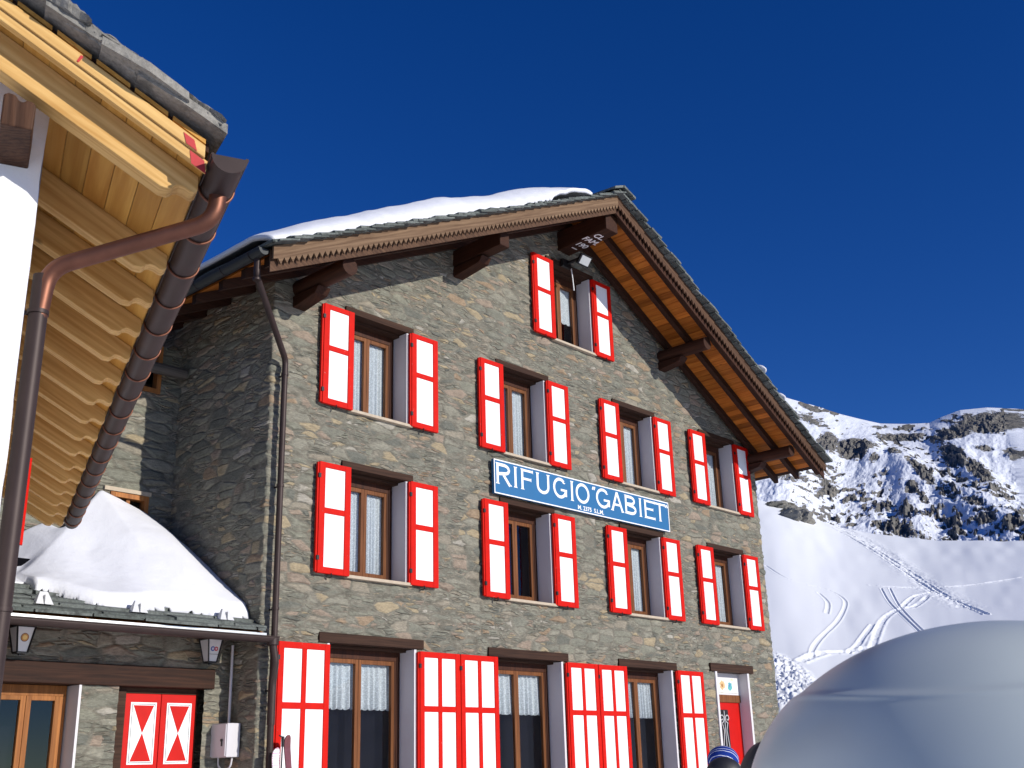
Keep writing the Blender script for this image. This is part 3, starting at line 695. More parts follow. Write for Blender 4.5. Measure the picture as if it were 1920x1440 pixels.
A(MB().box(AX0, AX1, YW + .9, YW + .95, 0, 4.2).box(AX0, AX0 + .05, YW, 2.3, 0, 4).build('dark_room_backing', M['dark_room'], annex))  # black sheets behind the annex openings, painted as an unlit room
A(MB().box(wl - .03, wl, YW - .03, YW + .35, GZ, zB0 - .002).build('jamb', M['plaster'], annex))
# glazed door / window at left
d0 = YW + .22; mwx = at(40, 1380, 1, d0)[0]
fm = MB(); xl, xr = -3.7, wl - .05
fm.box(xl, xr, d0, d0 + .07, zB0 - .12, zB0); fm.box(xr - .08, xr, d0, d0 + .07, GZ, zB0 - .12); fm.box(xl, xl + .08, d0, d0 + .07, GZ, zB0 - .12)
for l, r in ((xl + .08, mwx - .002), (mwx + .002, xr - .08)):
    fm.box(l, l + .06, d0 - .02, d0 + .04, GZ, zB0 - .12); fm.box(r - .06, r, d0 - .02, d0 + .04, GZ, zB0 - .12); fm.box(l + .06, r - .06, d0 - .018, d0 + .04, zB0 - .17, zB0 - .12)
wo_ = A(fm.build('window', wood('annex_window_wood', (.42, .17, .05), (.22, .08, .025), 2, knots=False), annex, bevel=.004))
MB().add([(xl + .1, d0 + .01, GZ), (xr - .1, d0 + .01, GZ), (xr - .1, d0 + .01, zB0 - .15), (xl + .1, d0 + .01, zB0 - .15)], [(0, 1, 2, 3)]).build('pane', M['glass'], wo_)
# red hourglass shutters
yd = YW + .12; xs0 = at(236, 1300, 1, yd)[0]; xs1 = at(368, 1300, 1, yd)[0]; xm = (xs0 + xs1) / 2 + .0
zt_, zb2 = zB0 - .07, .6
for a, b in ((xs0, xm - .004), (xm + .004, xs1)):
    mb = MB(); mb.box(a, b, yd, yd + .04, GZ + .1, zt_); so = A(mb.build('shutter', M['door_red'], annex, bevel=.004))
    pw, c_ = .075, (a + b) / 2; xa, xb_ = a + pw, b - pw * .8; za, zc = 1.72, zt_ - .12
    for (za, zc) in ((1.78, zt_ - .1), (.7, 1.62)):
        pn = MB(); pn.box(xa, xb_, yd - .008, yd - .001, za, zc); pn.build('panel', M['white'], so)
        m_ = (za + zc) / 2; g = .035; pr = MB(); cc = (xa + xb_) / 2
        for tri in ([(xa + g, zc - g), (xb_ - g, zc - g), (cc, m_)], [(xa + g, za + g), (xb_ - g, za + g), (cc, m_)]): pr.prism(tri, lambda p, t: (p[0], t, p[1]), yd - .012, yd - .009)
        pr.build('hourglass_mark', M['door_red'], so)
        gr = MB(); 
        for z in (za + g*.6, zc - g*.6): gr.box(xa + g*.6, xb_ - g*.6, yd - .0105, yd - .0085, z - .003, z + .003)
        for x in (xa + g*.6, xb_ - g*.6): gr.box(x - .003, x + .003, yd - .0102, yd - .0087, za + g*.6, zc - g*.6)
        gr.build('panel_groove', M['black'], so)
A(MB().box(wr + .03, xs0 - .004, yd - .02, yd + .06, GZ, zB0 - .001).box(xs1 + .004, dr - .05, yd - .02, yd + .06, GZ, zB0 - .001).box(xs0 - .004, xs1 + .004, yd - .0, yd + .06, zt_ + .004, zB0 - .001).build('shutter_frame', M['lintel'], annex))
# roof
AG = .40; YE = -.14; ZE = 3.30
def fr_annex(s, t, h):
    n = math.hypot(1, AG); return (t, 2.3 - s / n - h * AG / n * -1 * 0 , ZE + AG * (2.3 - YE) - AG * s / n + h)
La = (2.3 - YE) * math.hypot(1, AG)
rb = MB(); rb.hexa([(AX0, YE, ZE - .05), (-.01, YE, ZE - .05), (-.01, 2.3, ZE + AG*2.44 - .05), (AX0, 2.3, ZE + AG*2.44 - .05), (AX0, YE, ZE - .01), (-.01, YE, ZE - .01), (-.01, 2.3, ZE + AG*2.44 - .01), (AX0, 2.3, ZE + AG*2.44 - .01)])
ar = A(rb.build('roof', M['soffit'], annex))
mb = MB(); slab_course(mb, fr_annex, La - .0, AX0, -.03, .24, (.5, 1.1), .04, 11); slab_course(mb, fr_annex, La + .02, AX0, -.03, .2, (.5, 1.2), .03, 12, s_start=La - .45)
mb.build('slab_covering', M['slate'], ar)
for k in range(9):
    x = -.28 - k * .66; mb = MB(); sl2 = lambda y: ZE - .054 + AG * (y - YE)
    mb.hexa([(x-.07, YE + .04, sl2(YE) - .06), (x+.07, YE + .04, sl2(YE) - .06), (x+.07, YW + .1, sl2(YW) - .15), (x-.07, YW + .1, sl2(YW) - .15), (x-.07, YE + .03, sl2(YE + .03)), (x+.07, YE + .03, sl2(YE + .03)), (x+.07, YW + .1, sl2(YW + .1)), (x-.07, YW + .1, sl2(YW + .1))])
    mb.build('rafter', M['soffit'], ar)
ag = half_gutter(lambda a, t, b: (t, YE - .07 + a, 3.245 + b), AX0, .10, .075).build('gutter', M['brown_copper'], ar)
mb = MB().box(AX0, -.0, YE - .01, YE + .002, 3.25, 3.30); mb.build('drip_edge', plain('bright_sheet_metal', (.6, .6, .58), .35, .8), ar)
MB().tube(elbow([(.05, YE - .07, 3.2), (.10, YE - .07, 2.95), (.13, -.13, 2.7), (.13, -.13, 2.2)], .05), .05, 12).tube([(.05, YE-.07, 3.255), (.05, YE-.07, 3.15)], .075, 12).build('downpipe_joint', M['brown_copper'], ag)
for k, (px, py) in enumerate(((84, 1112), (262, 1131), (425, 1144))):
    yy = .03; c = at(px, py, 1, yy); zb_ = ZE + AG * (yy - YE) + .075; x = c[0]
    MB().hexa([(x-.10, yy - .03, zb_), (x+.10, yy - .03, zb_), (x+.10, yy + .07, zb_), (x-.10, yy + .07, zb_), (x-.045, yy + .02, zb_ + .14), (x+.045, yy + .02, zb_ + .14), (x+.045, yy + .05, zb_ + .14), (x-.045, yy + .05, zb_ + .14)]).box(x - .008, x + .008, yy - .045, yy + .01, zb_, zb_ + .10).build('snow_guard', M['lamp_white'], ar)
# snow drift on the annex roof
AXs = np.linspace(-5.6, -.03, 190); AYs = np.linspace(.12, 2.27, 90)
DX, DY = np.meshgrid(AXs, AYs)
roofz = ZE + .09 + AG * (DY - YE)
yc = np.where(DX > -1.1, 2.3, np.clip(2.3 - (-1.1 - DX) / 1.5 * 1.22, .9, 2.3))
thc = np.interp(DX, [-1.1, -.93, -.72, -.43, -.16, 0], [1.06, 1.0, .93, .83, .70, .62])
tt = np.clip((-1.1 - DX) / 1.55, 0, 1); thc = np.where(DX > -1.1, thc, .05 + 1.01 * (1 - tt) ** 1.15)
thc = np.where(DX < -2.65, -.05, thc)
yf = .21 + .05 * np.sin(DX * 4.3) + .04 * (fbm(DX * 4, DX * 0, 2) - .5) + .35 * sstep(-2.0, -2.65, DX)
uu = np.clip((DY - yf) / np.maximum(yc - yf, .05), 0, 1)
front = np.where(DY > yf, .13 * np.sqrt(np.clip((DY - yf) * 9, 0, 1)) * (1 - uu) + thc * uu ** 1.05, -.03)
front += .17 * np.sin(np.pi * uu) * np.exp(-((DX + .62) / .42) ** 2) - .10 * np.sin(np.pi * uu) * np.exp(-((DX + 1.75) / .35) ** 2) * (thc > .2)
hol = np.interp(DX, [-5.6, -3.2, -2.7, -2.45, -2.1, -1.85, -1.6, -1.35, -1.1], [.25, .12, .0, .06, .36, .50, .42, .46, .6]) * sstep(.9, 1.7, DY)
bl = sstep(0, .30, DY - yc); th = front * (1 - bl) + hol * bl
th = np.where(DX < -2.65, np.where(DY > 1.0 + .25 * np.sin(DX * 3), hol, -.03), th)
th += np.where(th > .03, .035 * (fbm(DX * 3, DY * 3, 4) - .5), 0)
Ps = np.stack([DX, DY, roofz + np.maximum(th, -.02)], -1)
so = grid_mesh('snow_drift', Ps, (th[:-1, :-1] + th[1:, 1:]) > 0.0, M['snow']); md = so.modifiers.new('solid', 'SOLIDIFY'); md.thickness = .05; md.offset = -1
tag(so, 'tall smooth snow drift piled on the annex roof against the lodge', 'snow')

# ------------------------------------------------------------------ rear wing
wing = empty('rear_wing', (-3, 2.3, 0), 'rear stone wing with brown windows behind the snow drift', 'building')
wing_inv = Matrix.Translation((3., -2.3, 0))
def Wg(o): o.matrix_parent_inverse = wing_inv; return o
YR = 2.3
wo1 = at(205, 935, 1, YR)[0]; wo1r = at(278, 935, 1, YR)[0]; wz1 = at(240, 921, 1, YR)[2]
wo2 = at(255, 700, 1, YR)[0]; wo2r = at(302, 700, 1, YR)[0]; wz2 = at(290, 738, 1, YR)[2]
ops = [(wo1, wo1r, wz1 - 1.2, wz1 - .04), (wo2 - .5, wo2r, wz2, wz2 + .75)]
xb = sorted({-7., .0} | {v for o in ops for v in o[:2]}); zb = sorted({2.5, 7.62} | {v for o in ops for v in o[2:]})
SSa, ZZa = np.meshgrid(subdiv(xb, .05), subdiv(zb, .05)); cxa = (SSa[:-1, :-1] + SSa[1:, 1:]) / 2; cza = (ZZa[:-1, :-1] + ZZa[1:, 1:]) / 2; mk = np.ones(cxa.shape, bool)
for a, b, c, d in ops: mk &= ~((cxa > a) & (cxa < b) & (cza > c) & (cza < d))
Wg(grid_mesh('wall', np.stack([SSa, SSa * 0 + YR, ZZa], -1), mk, M['stone_annex'], wing))
Wg(MB().box(-7, -.05, YR + .5, YR + .55, 2.5, 7.6).build('dark_room_backing', M['dark_room'], wing))  # black sheet behind the wing windows; the darkness is its colour
Wg(MB().hexa([(-7.2, YR - .55, 7.35), (-1.2, YR - .55, 7.35), (-1.2, YR + 4, 9.0), (-7.2, YR + 4, 9.0), (-7.2, YR - .55, 7.5), (-1.2, YR - .55, 7.5), (-1.2, YR + 4, 9.15), (-7.2, YR + 4, 9.15)]).build('roof', M['rafter'], wing))
M['wing_wood'] = wood('orange_window_wood', (.42, .17, .05), (.24, .09, .03), 2, knots=False)
for (a, b, c, d) in ops:
    f = MB(); f.box(a + .002, a + .07, YR - .03, YR + .1, c, d); f.box(b - .07, b - .002, YR - .03, YR + .1, c, d); f.box(a + .07, b - .07, YR - .03, YR + .1, d - .07, d - .002); f.box(a + .07, b - .07, YR - .03, YR + .1, c + .002, c + .07)
    f.box((a+b)/2 - .03, (a+b)/2 + .03, YR + .02, YR + .08, c + .07, d - .07)
    wf = Wg(f.build('window', M['wing_wood'], wing, bevel=.004)); MB().add([(a + .06, YR + .05, c + .06), (b - .06, YR + .05, c + .06), (b - .06, YR + .05, d - .06), (a + .06, YR + .05, d - .06)], [(0, 1, 2, 3)]).build('pane', M['glass'], wf)
Wg(MB().tube([(-.05, 2.1, 7.30), (-1.3, 2.12, 7.28)], .085, 12).build('log_beam', wood('grey_log', (.16, .14, .12), (.06, .05, .045), 0, knots=False, bump=.6), wing))
Wg(MB().box(wo1 - .1, wo1r + .02, YR - .045, YR + .05, wz1 - .035, wz1 + .02).build('lintel', M['sill'], wing))

# wall lanterns ---------------------------------------------------------
def disc_mat(name, cols):
    return [plain(name + str(i), c, .4, var=.1, bump=0) for i, c in enumerate(cols)]
def lantern(px, py, label, kind):
    c = at(px, py, 1, YW - .18); t = empty('wall_lantern', (c[0], c[1], c[2]), label, 'wall lamp', 'trapezoid lanterns on the annex wall')
    def fr4(z0, z1, a, b, g=0.): return [(-a-g, -a-g, z0), (a+g, -a-g, z0), (a+g, a+g, z0), (-a-g, a+g, z0), (-b-g, -b-g, z1), (b+g, -b-g, z1), (b+g, b+g, z1), (-b-g, b+g, z1)]
    MB().hexa(fr4(-.14, .12, .055, .098)).build('lamp_shade', M['lamp_white'], t)
    fm = MB()
    for sx2, sy2 in ((-1, -1), (1, -1), (1, 1), (-1, 1)): fm.bar((sx2*.057, sy2*.057, -.15), (sx2*.102, sy2*.102, .125), .016, .016)
    fm.hexa(fr4(-.16, -.14, .058, .06)); fm.hexa(fr4(.12, .14, .108, .11)); fm.hexa(fr4(.14, .22, .115, .04)); fm.box(-.02, .02, .02, .18, .17, .20); fm.box(-.05, .05, .165, .18, .08, .28); fm.box(-.015, .015, -.015, .015, -.18, -.16)
    fm.build('cage', M['black'], t)
    # badge on the front face
    ring = lambda r, n=20: [(r * math.cos(2*math.pi*k/n), r * math.sin(2*math.pi*k/n)) for k in range(n)]
    fy = lambda z: -(.055 + (z + .14) / .26 * .043)
    if kind == 0:
        for i, (r, cc) in enumerate(((.046, (.10, .03, .015)), (.039, (.55, .25, .06)), (.024, (.75, .5, .15)))):
            MB().prism(ring(r), lambda p, q, i=i: (p[0], fy(p[1] + .01) - q, p[1] + .01), .001 + .0015*i, .0025 + .0015*i).build('badge', plain('badge%d' % i, cc, .4, var=.2), t)
    else:
        for i, (cx_, r, cc) in enumerate(((-.022, .03, (.04, .07, .30)), (.026, .027, (.45, .03, .04)), (-.022, .015, (.5, .5, .6)), (.026, .012, (.6, .5, .5)))):
            MB().prism(ring(r), lambda p, q, i=i, cx_=cx_: (p[0] + cx_, fy(p[1] + .01) - q, p[1] + .01), .001 + .0012*i, .0022 + .0012*i).build('badge', plain('badge_b%d' % i, cc, .4, var=.2), t)
        MB().box(-.06, .06, fy(-.055) - .004, fy(-.055) - .001, -.057, -.053).build('badge_line', M['black'], t)
lantern(40, 1198, 'white lantern with a round orange badge on the annex wall', 0)
lantern(395, 1219, 'white lantern with a red and blue badge beside the conduit', 1)

# electrical box on the side wall ----------------------------------------
eb = empty('electrical_box', (-.03, .27, 1.84), 'grey electrical cabinet with a black lock on the lodge side wall', 'electrical box')
MB().box(-.19, 0., 0, .34, 0, .40).build('cabinet', M['box_grey'], eb, bevel=.008)
MB().box(-.205, -.192, .012, .33, .012, .388).build('door', M['box_grey'], eb, bevel=.004)
MB().tube([(-.206, .08, .2), (-.222, .08, .2)], .018, 10).box(-.215, -.206, .07, .09, .13, .2).build('lock', M['black'], eb)
MB().tube([(-.04, .2, .39), (-.04, .2, 1.36)], .018, 8).build('conduit', M['box_grey'], eb)
MB().tube(elbow([(-.06, .06, .01), (-.08, .06, -.12), (-.1, .2, -.15), (-.1, .3, -.1), (-.1, .3, .01)], .05), .012, 6).build('cable', M['box_grey'], eb)

# ================================================================== NEAR BUILDING (left)
dv = ray(-80, 1383 - .0297 * (-80 - 2975)); dv[2] = 0; dv /= np.linalg.norm(dv)
Nn = CAM + ray(388, 300) * 5.5
nb = empty('plastered_house', (Nn[0], Nn[1], 0), 'near white plastered house with new pine eaves and copper gutter', 'building', rz=-math.atan2(dv[0], dv[1]))
NZ = float(Nn[2]); SN = .60; AWL = .47; ALEN = 8.3; UW = -.69; UR = -5.2
def nz(u): return NZ - .035 - SN * u          # underside of the verge board / roof boards (u < 0 goes up)
# plaster wall with wavy render edge
def plaster_block():
    us = np.linspace(UR, UW, 90); zs = np.linspace(-.5, nz(UR) - .2, 110)
    UU, Zg = np.meshgrid(us, zs); n = fbm(UU * 2.2, Zg * 2.2, 4) - .5
    yy = AWL + .02 * n; PP = np.stack([UU + .0 * n, yy, Zg], -1)
    PP[:, -1, 0] += .015 * (fbm(zs * 3, zs * 0 + 4, 3) - .5); PP[:, -1, 1] = AWL + .015
    m = (Zg[:-1, :-1] < nz(UU[:-1, :-1]) - .03)
    grid_mesh('gable_wall', PP, m, M['plaster_wall'], nb)
plaster_block()
MB().add([(UW, AWL + .012, -.5), (UW + .0, ALEN - .3, -.5), (UW, ALEN - .3, nz(UW) + .0), (UW, AWL + .012, nz(UW) + .0)], [(0, 1, 2, 3)]).add([(UR, ALEN - .3, -.5), (UW, ALEN - .3, -.5), (UW, ALEN - .3, nz(UW)), (UR, ALEN - .3, nz(UR))], [(0, 1, 2, 3)]).build('side_wall', M['plaster_wall'], nb)
# soffit boards running along the eave
bd = MB(); u = -.005; 
while u > UR:
    ub = u - .118
    bd.hexa([(ub, .03, nz(ub)), (u - .003, .03, nz(u - .003)), (u - .003, ALEN, nz(u - .003)), (ub, ALEN, nz(ub)), (ub, .03, nz(ub) + .022), (u - .003, .03, nz(u - .003) + .022), (u - .003, ALEN, nz(u - .003) + .022), (ub, ALEN, nz(ub) + .022)])
    u -= .118
nroof = MB().hexa([(UR, .03, nz(UR) + .024), (.01, .03, nz(.01) + .024), (.01, ALEN, nz(.01) + .024), (UR, ALEN, nz(UR) + .024), (UR, .03, nz(UR) + .05), (.01, .03, nz(.01) + .05), (.01, ALEN, nz(.01) + .05), (UR, ALEN, nz(UR) + .05)]).build('roof', M['pine'], nb)
# boards across the slope as in the photo: narrow planks between rafters
pb = MB(); a = .04
bo = MB(); 
while a < ALEN:
    b = a + .118
    bo.hexa([(UR, a, nz(UR)), (0, a, nz(0)), (0, b - .003, nz(0)), (UR, b - .003, nz(UR)), (UR, a, nz(UR) + .02), (0, a, nz(0) + .02), (0, b - .003, nz(0) + .02), (UR, b - .003, nz(UR) + .02)]); a = b
bd.build('soffit_boards', M['pine_board'], nroof)
# rafters with ogee tails
def rafter(al, w=.10, h=.175):
    k = math.hypot(1, SN); prof = None
    # ogee: local s measured back from the tip, depth below the boards
    og = [(-.015, -.07), (-.03, -.092), (-.05, -.10), (-.075, -.10), (-.10, -.108), (-.12, -.125), (-.132, -.145), (-.145, -.158), (-.165, -.167), (-.185, -h)]
    pts = [(UR, 0), (-.015, 0)] + og + [(UR, -h)]
    mb = MB().prism(pts, lambda p, t: (p[0], t, nz(p[0]) - .002 + p[1] * 1.08), al, al + w)
    return mb.build('rafter', M['pine'], nroof, bevel=.004)
rafter(.115)
for k in range(15): rafter(1.04 + .495 * k, w=.085)
# verge board, two strips, with red end marks
def strip(a0, a1, z0, z1, mat, name, ue=0.):
    return MB().hexa([(UR, a0, nz(UR) + z0), (ue, a0, nz(ue) + z0), (ue, a1, nz(ue) + z0), (UR, a1, nz(UR) + z0), (UR, a0, nz(UR) + z1), (ue, a0, nz(ue) + z1), (ue, a1, nz(ue) + z1), (UR, a1, nz(UR) + z1)]).build(name, mat, nroof, bevel=.003)
strip(.0, .04, -.022, .028, M['pine'], 'verge_board'); strip(-.012, .05, .030, .095, M['pine'], 'verge_board', ue=-.012)
M['redmark'] = plain('red_marking_paint', (.5, .03, .03), .6, var=.3)
MB().hexa([(-.10, -.0155, nz(-.10) + .034), (-.05, -.0155, nz(-.05) + .034), (-.05, -.0125, nz(-.05) + .034), (-.10, -.0125, nz(-.10) + .034), (-.115, -.0155, nz(-.115) + .08), (-.065, -.0155, nz(-.065) + .08), (-.065, -.0125, nz(-.065) + .08), (-.115, -.0125, nz(-.115) + .08)]).build('paint_mark', M['redmark'], nroof)
MB().hexa([(-.07, -.003, nz(-.07) - .04), (-.002, -.003, nz(0) - .04), (-.002, -.0005, nz(0) - .04), (-.07, -.0005, nz(-.07) - .04), (-.08, -.003, nz(-.08) + .02), (-.012, -.003, nz(-.012) + .02), (-.012, -.0005, nz(-.012) + .02), (-.08, -.0005, nz(-.08) + .02)]).build('paint_mark', M['redmark'], nroof)
MB().hexa([(-.605, -.0155, nz(-.605) + .04), (-.597, -.0155, nz(-.597) + .04), (-.597, -.0125, nz(-.597) + .04), (-.605, -.0125, nz(-.605) + .04), (-.590, -.0155, nz(-.59) + .085), (-.578, -.0155, nz(-.578) + .085), (-.578, -.0125, nz(-.578) + .085), (-.590, -.0125, nz(-.59) + .085)]).build('paint_mark', M['redmark'], nroof)
# batten ends under the slabs
bt = MB(); u = -.01
while u > UR:
    ub = u - .155; bt.hexa([(ub, .005, nz(ub) + .115), (u, .005, nz(u) + .115), (u, 1.2, nz(u) + .115), (ub, 1.2, nz(ub) + .115), (ub, .005, nz(ub) + .138), (u, .005, nz(u) + .138), (u, 1.2, nz(u) + .138), (ub, 1.2, nz(ub) + .138)]); u -= .178
bt.build('batten', M['pine_board'], nroof)
MB().hexa([(UR, .03, nz(UR) + .097), (.01, .03, nz(.01) + .097), (.01, ALEN, nz(.01) + .097), (UR, ALEN, nz(UR) + .097), (UR, .03, nz(UR) + .142), (.01, .03, nz(.01) + .142), (.01, ALEN, nz(.01) + .142), (UR, ALEN, nz(UR) + .142)]).build('underlay', M['rafter'], nroof)
# stone slabs with ragged thick edges
def fr_nb(s, t, h):
    k = math.hypot(1, SN); u = UR + s / k; return (u + h * SN / k * 0, t, nz(u) + .145 + h)
mb = MB(); Ln = (.03 - UR) * math.hypot(1, SN); slab_course(mb, fr_nb, Ln - .02, -.06, ALEN + .1, .33, (.5, .9), .042, 21, jit=.7)
def ragged_slab(u0, u1, a0, a1, h0, th, seed):
    r = random.Random(seed); n = 22; vs = []; top = []
    for k in range(n + 1):
        q = k / n; u = u0 + (u1 - u0) * q; aa = a0 + r.uniform(-.012, .012); e = (min(q, 1 - q) * 6) ; e = min(1, e) ** .5
        hb = h0 + th * .9 * q + .012 * (1 - e); ht = h0 + th * .9 * q + th * (.25 + .75 * e) * (1 + r.uniform(-.13, .13))
        vs.append((u, aa, hb)); top.append((u, aa + r.uniform(-.004, .012), ht))
    P_ = [(u, a, nz(u) + .145 + h) for u, a, h in vs]; T_ = [(u, a, nz(u) + .145 + h) for u, a, h in top]
    mid = [(u, a - .014 - r.uniform(0, .012), nz(u) + .145 + (h + top[i][2]) / 2) for i, (u, a, h) in enumerate(vs)]
    B_ = [(u, a1, z) for u, a, z in P_]; C_ = [(u, a1, z) for u, a, z in T_]; m = n + 1
    allv = P_ + mid + T_ + C_ + B_; fs = []
    for row in range(5):
        for k in range(n):
            i0 = row * m + k; i1 = ((row + 1) % 5) * m + k; fs.append((i0, i0 + 1, i1 + 1, i1))
    fs += [tuple(r_ * m for r_ in range(5))[::-1], tuple(r_ * m + n for r_ in range(5))]
    mb.add(allv, fs)
u = .045; k = 0
while u > UR + .5:
    Ls = rnd.uniform(.34, .5); ragged_slab(u - Ls, u + .0, -.075 - rnd.uniform(-.035, .05), .6, .006, .06, 50 + k)
    u -= Ls * .68; k += 1
u = .065; k = 0
while u > UR + .5:
    Ls = rnd.uniform(.42, .6); ragged_slab(u - Ls, u, -.05 + rnd.uniform(-.02, .02), .6, .055, .045, 90 + k)
    u -= Ls * .55; k += 1
mb.build('slab_covering', M['slate_grey'], nroof)
# purlin end on the gable
pu = at(36, 250, 1, 0)  # only for reference of side; placed in house coordinates below
mb = MB().prism([(-.885, 4.365), (-.75, 4.362), (-.748, 4.49), (-.76, 4.505), (-.785, 4.51), (-.805, 4.495), (-.82, 4.50), (-.835, 4.525), (-.865, 4.53), (-.885, 4.52)], lambda p, t: (p[0], t, p[1]), .10, .9)
mb.build('purlin_end', wood('old_brown_beam_wood', (.13, .062, .034), (.03, .013, .008), 2, knots=False, bump=.7, rough=.6), nb, bevel=.008)
# copper gutter
gu, gz_ = .088, NZ - .02
gl = half_gutter(lambda a, t, b: (gu + a, t, gz_ + b), -.10, ALEN - .05, .078, n=14).build('gutter', M['brown_copper'], nroof)
mb = MB(); mb.add([(gu + .083 * math.cos(a_), -.102, gz_ - .083 * math.sin(a_)) for a_ in np.linspace(0, math.pi, 15)], [tuple(range(15))]); mb.build('gutter_end', M['brown_copper'], gl)
for k in range(18):
    a = .22 + .462 * k; c = MB().tube([(gu + .083 * math.cos(q), a, gz_ - .083 * math.sin(q)) for q in np.linspace(-.05, math.pi + .05, 16)], .007, 6); c.build('gutter_ring', M['copper'], gl)
# downpipe
p_ = elbow([(gu, .17, gz_ - .06), (gu - .005, .17, gz_ - .20), (-.605, .59, 3.92), (-.632, .60, 3.62)], .10, 8)
dp = MB().tube(p_, .041, 14).build('downpipe_swan_neck', M['copper'], gl)
dq = MB().tube([(-.629, .60, 3.88), (-.655, .60, -.4)], .044, 14).build('downpipe', M['brown_copper'], nb)
for z in (3.68, 2.3): MB().tube([(-.630 - (3.88 - z) * .006, .60, z), (-.630 - (3.88 - z) * .006, .60, z + .02)], .05, 14).box(-.70, -.64, .60, .62, z, z + .015).build('pipe_clip', M['brown_copper'], dq)
shm = MB().box(-.625, -.51, 3.40, 3.44, 3.12, 3.72); shm.build('shutter', M['red'], nb)
# thin antenna mast stub on the roof
MB().tube([(-.235, 1.2, nz(-.235) + .15), (-.235, 1.2, nz(-.235) + .36)], .006, 5).tube([(-.235, 1.2, nz(-.235) + .34), (-.30, 1.2, nz(-.235) + .31)], .004, 5).build('roof_hook', M['black'], nroof)

# ================================================================== SKIS
def skis(name, px, py, col1, col2, label, w=.075, lean=.0, up=1.0, twist=0.):
    top = at(px, py, 1, -.28); t = empty(name, (top[0] - lean - .02, -.42, GZ), label, 'skis', None)
    Hh = top[2] - GZ
    for k, (dx, c) in enumerate(((0, col1), (.03, col2))):
        mb = MB(); n = 60; vs = []
        for i in range(n + 1):
            q = 1 - (1 - i / n) ** 1.8; z = Hh * (q if k == 0 else q * .985); ww = w * (.5 + .06 * math.cos(q * 2 * math.pi)) * (1 if q < .955 else math.sqrt(max(0.01, 1 - ((q - .955) / .045) ** 2)))
            yb = .165 * q - (.0 if q < .9 else ((q - .9) ** 2) * 5 * (1 if k == 0 else .6)); xx = dx + lean * q
            vs += [(xx - ww, yb - .012 + k*.03, z), (xx + ww, yb - .012 + k*.03, z), (xx + ww, yb + .004 + k*.03, z), (xx - ww, yb + .004 + k*.03, z)]
        fs = [(4*i + a, 4*i + (a+1) % 4, 4*i + 4 + (a+1) % 4, 4*i + 4 + a) for i in range(n) for a in range(4)] + [(0, 1, 2, 3), (4*n, 4*n+1, 4*n+2, 4*n+3)]
        mb.add(vs, fs); s = mb.build('ski', c, t)
        MB().box(dx - .04, dx + .04, -.05 + k*.03, -.0 + k*.03, Hh*.42, Hh*.52).build('binding', M['black'], s)
    return t
t = NT('ski_graphic_pink'); co = t.coord()
t.link(t.ramp(t.n('TexWave', {'Vector': co, 'Scale': 4., 'Distortion': 6.}, bands_direction='Z').outputs['Fac'], [(.35, (.8, .75, .78)), (.5, (.55, .05, .22)), (.62, (.8, .45, .6)), (.8, (.85, .82, .84))]), t.b.inputs['Base Color']); t.b.inputs['Roughness'].default_value = .2; M['ski_pink'] = t.m
M['ski_brown'] = plain('ski_brown', (.16, .05, .055), .25, var=.4, vs=7, bump=0); M['ski_grey'] = plain('ski_grey', (.42, .36, .36), .25, var=.3, vs=7, bump=0)
skis('ski_pair', 520, 1402, M['ski_pink'], M['ski_pink'], 'pink and white skis leaning beside the downpipe', .085)
skis('ski_pair', 541, 1378, M['ski_brown'], M['ski_grey'], 'brown and grey skis with upturned tips leaning on the red shutter', .08, lean=-.10)
tp_ = at(531, 1384, 1, -.5); spl = empty('ski_pole', (tp_[0] - .04, -.5, GZ), 'thin grey ski pole leaning left of the brown skis', 'ski pole')
MB().tube([(0, 0, 0), (.035, .0, tp_[2] - GZ)], .009, 8).build('shaft', M['dark_metal'], spl)
MB().tube([(.035, 0, tp_[2] - GZ - .1), (.035, 0, tp_[2] - GZ + .02)], [.016, .02], 8).tube([(.035, 0, tp_[2]-GZ+.01), (-.02, 0, tp_[2]-GZ+.03)], .008, 6).build('grip', M['black'], spl)

